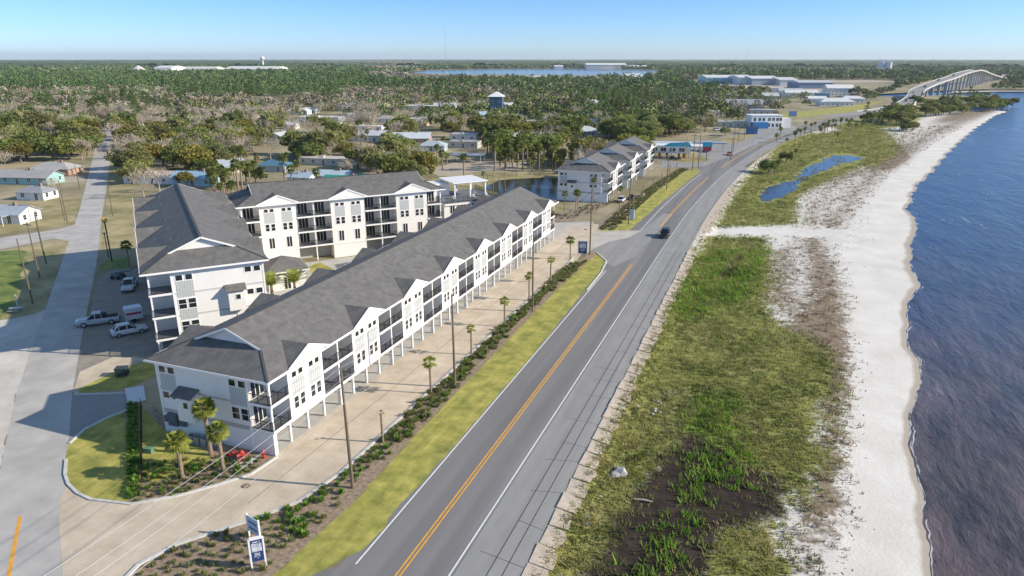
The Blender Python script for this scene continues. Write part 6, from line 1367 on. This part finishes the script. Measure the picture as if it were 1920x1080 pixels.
for k in range(int(L.length/.2)): q = L*(k*.2/L.length); mb.bar((q.x, q.y, .15), (q.x, q.y, 1.25), .015, .015)
mb.build('railing', M['rail'], t)
p = G(30, 585); t = thing('picnic_table', 'weathered bench table in the shade left of the street', 'table', p, R(30)); mb = MB(); mb.box(-.9, .9, -.4, .4, .72, .78); mb.build('tabletop', M['steel'], t)
for s in (-1, 1): mb = MB(); mb.box(-.9, .9, s*.75-.14, s*.75+.14, .42, .47); mb.build('bench', M['steel'], t); mb = MB(); mb.bar((s*.6, -.75, .0), (s*.6, .1, .72), .08, .08); mb.bar((s*.6, .75, .0), (s*.6, -.1, .72), .08, .08); mb.build('leg', M['steel'], t)
t = thing('yard_post', 'short white post beside the bench table', 'post', G(32, 572)); mb = MB(); mb.tube([(0, 0, 0), (0, 0, 1.8)], .07, 8); mb.box(-.2, .2, -.05, .05, 1.5, 1.85); mb.build('post', M['trim'], t)

# ------------------------------------------------------------------ vehicles
def loft(secs, n=None):
    """secs: list of (x, [(y,z)...]) rings along the length -> closed surface"""
    mb = MB(); k = len(secs[0][1]); vs = [(x, y, z) for x, ring in secs for y, z in ring]; mb._a(vs, [(i*k+j, i*k+(j+1) % k, (i+1)*k+(j+1) % k, (i+1)*k+j) for i in range(len(secs)-1) for j in range(k)]+[tuple(range(k))[::-1], tuple(range((len(secs)-1)*k, len(secs)*k))]); return mb
def ring(w_, z0, z1, tap=.88):
    h = z1-z0; a = w_/2; return [(-a*.92, z0), (a*.92, z0), (a, z0+h*.25), (a, z0+h*.7), (a*tap, z1-.02), (a*tap*.9, z1), (-a*tap*.9, z1), (-a*tap, z1-.02), (-a, z0+h*.7), (-a, z0+h*.25)]
def vehicle(kind, p, rz, paint, label, cat, detail=True, group=None, sc=1.05):
    P = {'pickup': (5.8, 1.95, 1.9, 1.12), 'suv': (4.7, 1.9, 1.68, 1.0), 'jeep': (4.2, 1.85, 1.85, 1.1), 'car': (4.6, 1.82, 1.45, .92), 'van': (5.2, 2.0, 2.1, 1.1)}[kind]; L, W, Ht, belt_ = P
    t = thing(kind if kind not in ('car', 'suv') else ('parked_car' if 'parked' in label else 'car'), label, cat, p, rz, group, sc); pm = cm('paint_'+paint[0], paint[1], .25, spec=.6); a = L/2
    if kind == 'pickup': sec = [(-a, ring(W*.94, .5, belt_)), (-a+.1, ring(W, .42, belt_)), (.1, ring(W, .36, belt_)), (a-1.5, ring(W, .36, belt_)), (a-.35, ring(W*.97, .4, belt_-.06)), (a, ring(W*.86, .45, belt_-.22))]
    else: sec = [(-a, ring(W*.86, .45, belt_-.05)), (-a+.15, ring(W*.96, .38, belt_)), (-a+.8, ring(W, .33, belt_+.02)), (a-1.6, ring(W, .33, belt_)), (a-.45, ring(W*.96, .36, belt_-(.04 if kind == 'jeep' else .16))), (a, ring(W*.84, .42, belt_-(.12 if kind == 'jeep' else .32)))]
    bo = loft(sec).build('body', pm, t)
    c0, c1 = {'pickup': (-.65, 1.35), 'suv': (-a+.35, .95), 'jeep': (-a+.15, .65), 'car': (-a+.75, .85), 'van': (-a+.1, 1.3)}[kind]; sl0, sl1 = {'pickup': (.12, .75), 'suv': (.55, .85), 'jeep': (.08, .35), 'car': (.7, .8), 'van': (.1, .7)}[kind]; gw = W*.9
    g = loft([(c0, ring(gw, belt_-.05, belt_)), (c0+sl0, ring(gw*.86, belt_-.05, Ht-.06, .86)), (c1-sl1, ring(gw*.86, belt_-.05, Ht-.06, .86)), (c1, ring(gw, belt_-.05, belt_-.01))]); cab = g.build('window_glass', M['glass'], t)
    r_ = loft([(c0+sl0-.02, ring(gw*.84, Ht-.09, Ht, .9)), (c0+sl0+.2, ring(gw*.84, Ht-.09, Ht+.02, .9)), (c1-sl1-.15, ring(gw*.84, Ht-.09, Ht+.02, .9)), (c1-sl1+.04, ring(gw*.82, Ht-.09, Ht-.01, .9))]); r_.build('roof', pm, t)
    if detail:
        mb = MB()
        for s in (-1, 1):
            mids = [(c0+c1)/2-.1] if kind != 'suv' else [-.3, -1.35]
            for x in mids: mb.bar((x, s*gw*.485, belt_-.02), (x, s*gw*.39, Ht-.05), .1, .05)
            mb.bar((c1, s*gw*.47, belt_-.02), (c1-sl1, s*gw*.38, Ht-.04), .07, .07); mb.bar((c0, s*gw*.47, belt_-.02), (c0+sl0, s*gw*.38, Ht-.04), .09, .09)
        mb.build('pillars', pm, t)
    if kind == 'pickup': mb = MB(); mb.box(-a+.12, c0-.05, -W*.41, W*.41, belt_-.02, belt_+.012); mb.build('bed_floor', M['black'], t); mb = MB(); mb.box(c0-.5, c0-.1, -W*.4, W*.4, belt_+.01, belt_+.42); mb.build('toolbox', M['black'], t)
    if kind == 'jeep': mb = MB(); mb.tube([(-a-.02, 0, .98), (-a-.25, 0, .98)], .36, 14); mb.build('spare_wheel', M['black'], t)
    for sx in (-1, 1):
        for s in (-1, 1):
            rr = .4 if kind in ('pickup', 'jeep') else .34; x = sx*a*.63; mb = MB(); mb.tube([(x, s*(W/2-.24), rr), (x, s*(W/2+.02), rr)], rr, 16); wh_ = mb.build('wheel', M['black'], t)
            mb = MB(); mb.tube([(x, s*(W/2+.0), rr), (x, s*(W/2+.035), rr)], rr*.6, 12); mb.build('rim', M['steel'], wh_)
    for s in (-1, 1):
        mb = MB(); mb.box(a-.16, a-.02, s*W*.33-.16, s*W*.33+.16, belt_-.42, belt_-.26); mb.build('headlight', cm('lamp_glass', (.7, .7, .7), .1), t); mb = MB(); mb.box(-a-.015, -a+.1, s*W*.36-.09, s*W*.36+.09, belt_-.4, belt_-.12); mb.build('taillight', cm('tail_red', (.35, .01, .01), .2), t)
        if detail: mb = MB(); mb.box(c1-.35, c1-.15, s*(W/2+.02)-.1, s*(W/2+.02)+.1, belt_, belt_+.18); mb.build('mirror', M['black'], t)
    for s in (-1, 1): mb = MB(); x = s*(a+.0); mb.box(x-.1, x+.1, -W*.42, W*.42, .4, .6); mb.build('bumper', M['dgrey'], t)
    return t
pw = ('white', (.62, .63, .64)); ps = ('silver', (.42, .44, .46)); pb = ('black', (.012, .012, .014)); po = ('orange', (.55, .13, .04)); pg_ = ('grey', (.12, .13, .14)); pbl = ('blue', (.05, .12, .25))
def vz(px0, py0, px1, py1): a, b = G(px0, py0), G(px1, py1); return (a+b)/2, math.atan2((a-b).y, (a-b).x)
p, r = vz(150, 612, 220, 603); vehicle('pickup', p, r, ps, 'silver crew cab pickup with dark load bed parked by the street', 'pickup truck')
p, r = vz(270, 620, 216, 631); vehicle('suv', p, r, pw, 'white parked SUV nose towards the left block', 'car')
vehicle('pickup', G(244, 541), R(-50), pw, 'white work truck parked nose on beside the shaded palm', 'truck')
t = thing('cargo_trailer', 'white box trailer with red stripe beside the parked SUV', 'trailer', G(252, 601), R(55), None, 1); mb = MB(); mb.box(-1.25, 1.25, -1.0, 1.0, .5, 2.3); mb.prism([(-1.0, 2.3), (1.0, 2.3), (.85, 2.42), (-.85, 2.42)], 'x', -1.2, 1.2); bo = mb.build('body', cm('paint_white', pw[1]), t)
mb = MB()
for s in (-1, 1): mb.box(-1.1, 1.1, min(s*1.003, s*1.012), max(s*1.003, s*1.012), 1.35, 1.7)
mb.box(-1.262, -1.253, -.85, .85, 1.35, 1.7); mb.build('stripe', cm('stripe_red', (.45, .03, .07)), bo)
for s in (-1, 1): mb = MB(); mb.tube([(-.1, s*.95, .34), (-.1, s*1.12, .34)], .34, 14); mb.build('wheel', M['black'], t); mb = MB(); mb.box(-.6, .4, min(s*.95, s*1.16), max(s*.95, s*1.16), .7, .76); mb.build('mudguard', M['trim'], t)
mb = MB(); mb.bar((1.2, .5, .5), (2.3, 0, .45), .08, .08); mb.bar((1.2, -.5, .5), (2.3, 0, .45), .08, .08); mb.build('drawbar', M['dgrey'], t)
vehicle('jeep', G(1246, 444), R(-90), pb, 'black boxy off-roader driving towards the camera in the right lane', 'car'); vehicle('car', G(1368, 291), R(-80), po, 'orange red car in the far lane near the filling station', 'car')
t = thing('boom_lift', 'dark folded boom lift beside the white work truck', 'boom lift', G(222, 522), R(10)); mb = MB(); mb.box(-.9, .9, -.7, .7, .4, 1.1); mb.build('chassis', M['dgrey'], t); mb = MB(); mb.bar((-.6, 0, 1.1), (2.9, .2, 1.7), .28, .28); mb.bar((2.9, .2, 1.7), (3.9, .3, 2.6), .2, .2); mb.build('boom', M['dgrey'], t)
for x in (-.65, .65):
    for s in (-1, 1): mb = MB(); mb.tube([(x, s*.6, .35), (x, s*.9, .35)], .35, 12); mb.build('wheel', M['black'], t)
vehicle('suv', G(214, 300), R(138), pbl, 'pale blue parked car under trees on the left street', 'car', False); vehicle('car', G(134, 322), R(15), pg_, 'grey parked car beside the mottled roof house', 'car', False); vehicle('car', G(1185, 373), R(90), pb, 'black car parked under the nearest short white block', 'car', False); vehicle('suv', G(1165, 378), R(90), pw, 'white parked car under the nearest short white block', 'car', False)
vehicle('suv', G(1345, 245), R(30), pw, 'white parked car behind the round bush', 'car', False); vehicle('suv', G(1322, 285), R(100), pbl, 'blue van parked under the small grey canopy', 'car', False); vehicle('van', G(1405, 238), R(20), pw, 'white van beside the blue roadside stall', 'van', False)
vehicle('suv', G(1262, 300), R(15), pb, 'dark car filling up under the turquoise canopy', 'car', False)
for k, (i, o, c, lb) in enumerate(((4, 2.2, pw, 'white car lowest on the bridge ramp'), (5, -2.0, pb, 'dark car following low on the ramp'), (11, -2.0, pg_, 'grey car left lane on the lower ramp'), (13, -2, pg_, 'second grey car on the lower ramp'), (18, -2, pw, 'pale car in the left lane on the ramp'), (22, 2, pb, 'dark pair car halfway up the bridge'), (27, -2, pg_, 'grey car high on the bridge'), (32, -2, pb, 'dark car just below the crest of the bridge'))):
    q = BC[i]+Bn[i]*o; dd = BC[i+1]-BC[i]; t = vehicle('suv', (q.x, q.y, q.z+.04), math.atan2(dd.y, dd.x)+(math.pi if o < 0 else 0), c, lb, 'car', False, 'cars on the bridge', 1.2); t.rotation_euler[1] = -math.atan2(dd.z, math.hypot(dd.x, dd.y))*(1 if o > 0 else -1)

for k, (yb, zb, c, lb) in enumerate(((113.1, 5.88, 'white', 'white balcony table on the fifth upper balcony of the long block'), (125.4, 2.88, 'orange', 'orange balcony table on a far lower balcony of the long block'), (125.4, 5.88, 'dark', 'dark round balcony table on a far upper balcony of the long block'))):
    cc_ = cm('furn_'+c, {'white': (.7, .7, .7), 'orange': (.55, .2, .06), 'dark': (.05, .03, .03)}[c]); t = thing('balcony_table', lb, 'table', (-47.2, yb-1.6, zb)); mb = MB(); mb.tube([(0, 0, .68), (0, 0, .73)], .55, 14); mb.build('tabletop', cc_, t); mb = MB(); mb.tube([(0, 0, 0), (0, 0, .03), (0, 0, .04), (0, 0, .68)], [.3, .3, .05, .05], 8); mb.build('leg', cc_, t)
    for s_ in (-1, 1):
        t = thing('balcony_chair', ('near ' if s_ < 0 else 'far ')+c+' chair beside the '+' '.join(lb.split()[:3]), 'chair', (-47.2, yb-1.6+s_*.85, zb), 0 if s_ > 0 else math.pi, 'chairs on the balconies'); mb = MB(); mb.box(-.24, .24, -.24, .24, .42, .46); mb.build('seat', cc_, t); mb = MB(); mb.box(-.24, .24, .2, .24, .46, .95); mb.build('backrest', cc_, t)
        for q in (-.2, .2):
            for r_ in (-.2, .2): mb = MB(); mb.box(q-.02, q+.02, r_-.02, r_+.02, 0, .42); mb.build('leg', cc_, t)
for o in COL.objects:
    lb = o.get('label')
    if lb and len(lb.replace('-', ' ').split()) > 15:
        w_ = lb.split()[:13]
        while w_[-1] in ('with', 'and', 'the', 'of', 'in', 'near', 'pale', 'a', 'by', 'to', 'its'): w_.pop()
        o['label'] = ' '.join(w_)

# ------------------------------------------------------------------ air
mb = MB(); mb.box(-21500, 21000, -1500, 22500, -8, 175); hz = mb.build('haze', bpy.data.materials.new('thin_sea_haze')); tag(hz, kind='stuff')
m = hz.data.materials[0]; m.use_nodes = True; n = m.node_tree.nodes; n.remove(n['Principled BSDF']); pv = n.new('ShaderNodeVolumePrincipled'); pv.inputs['Color'].default_value = (.88, .96, 1.0, 1); pv.inputs['Density'].default_value = HAZE if 'HAZE' in globals() else 5e-5; pv.inputs['Anisotropy'].default_value = .2
m.node_tree.links.new(pv.outputs[0], n['Material Output'].inputs['Volume'])
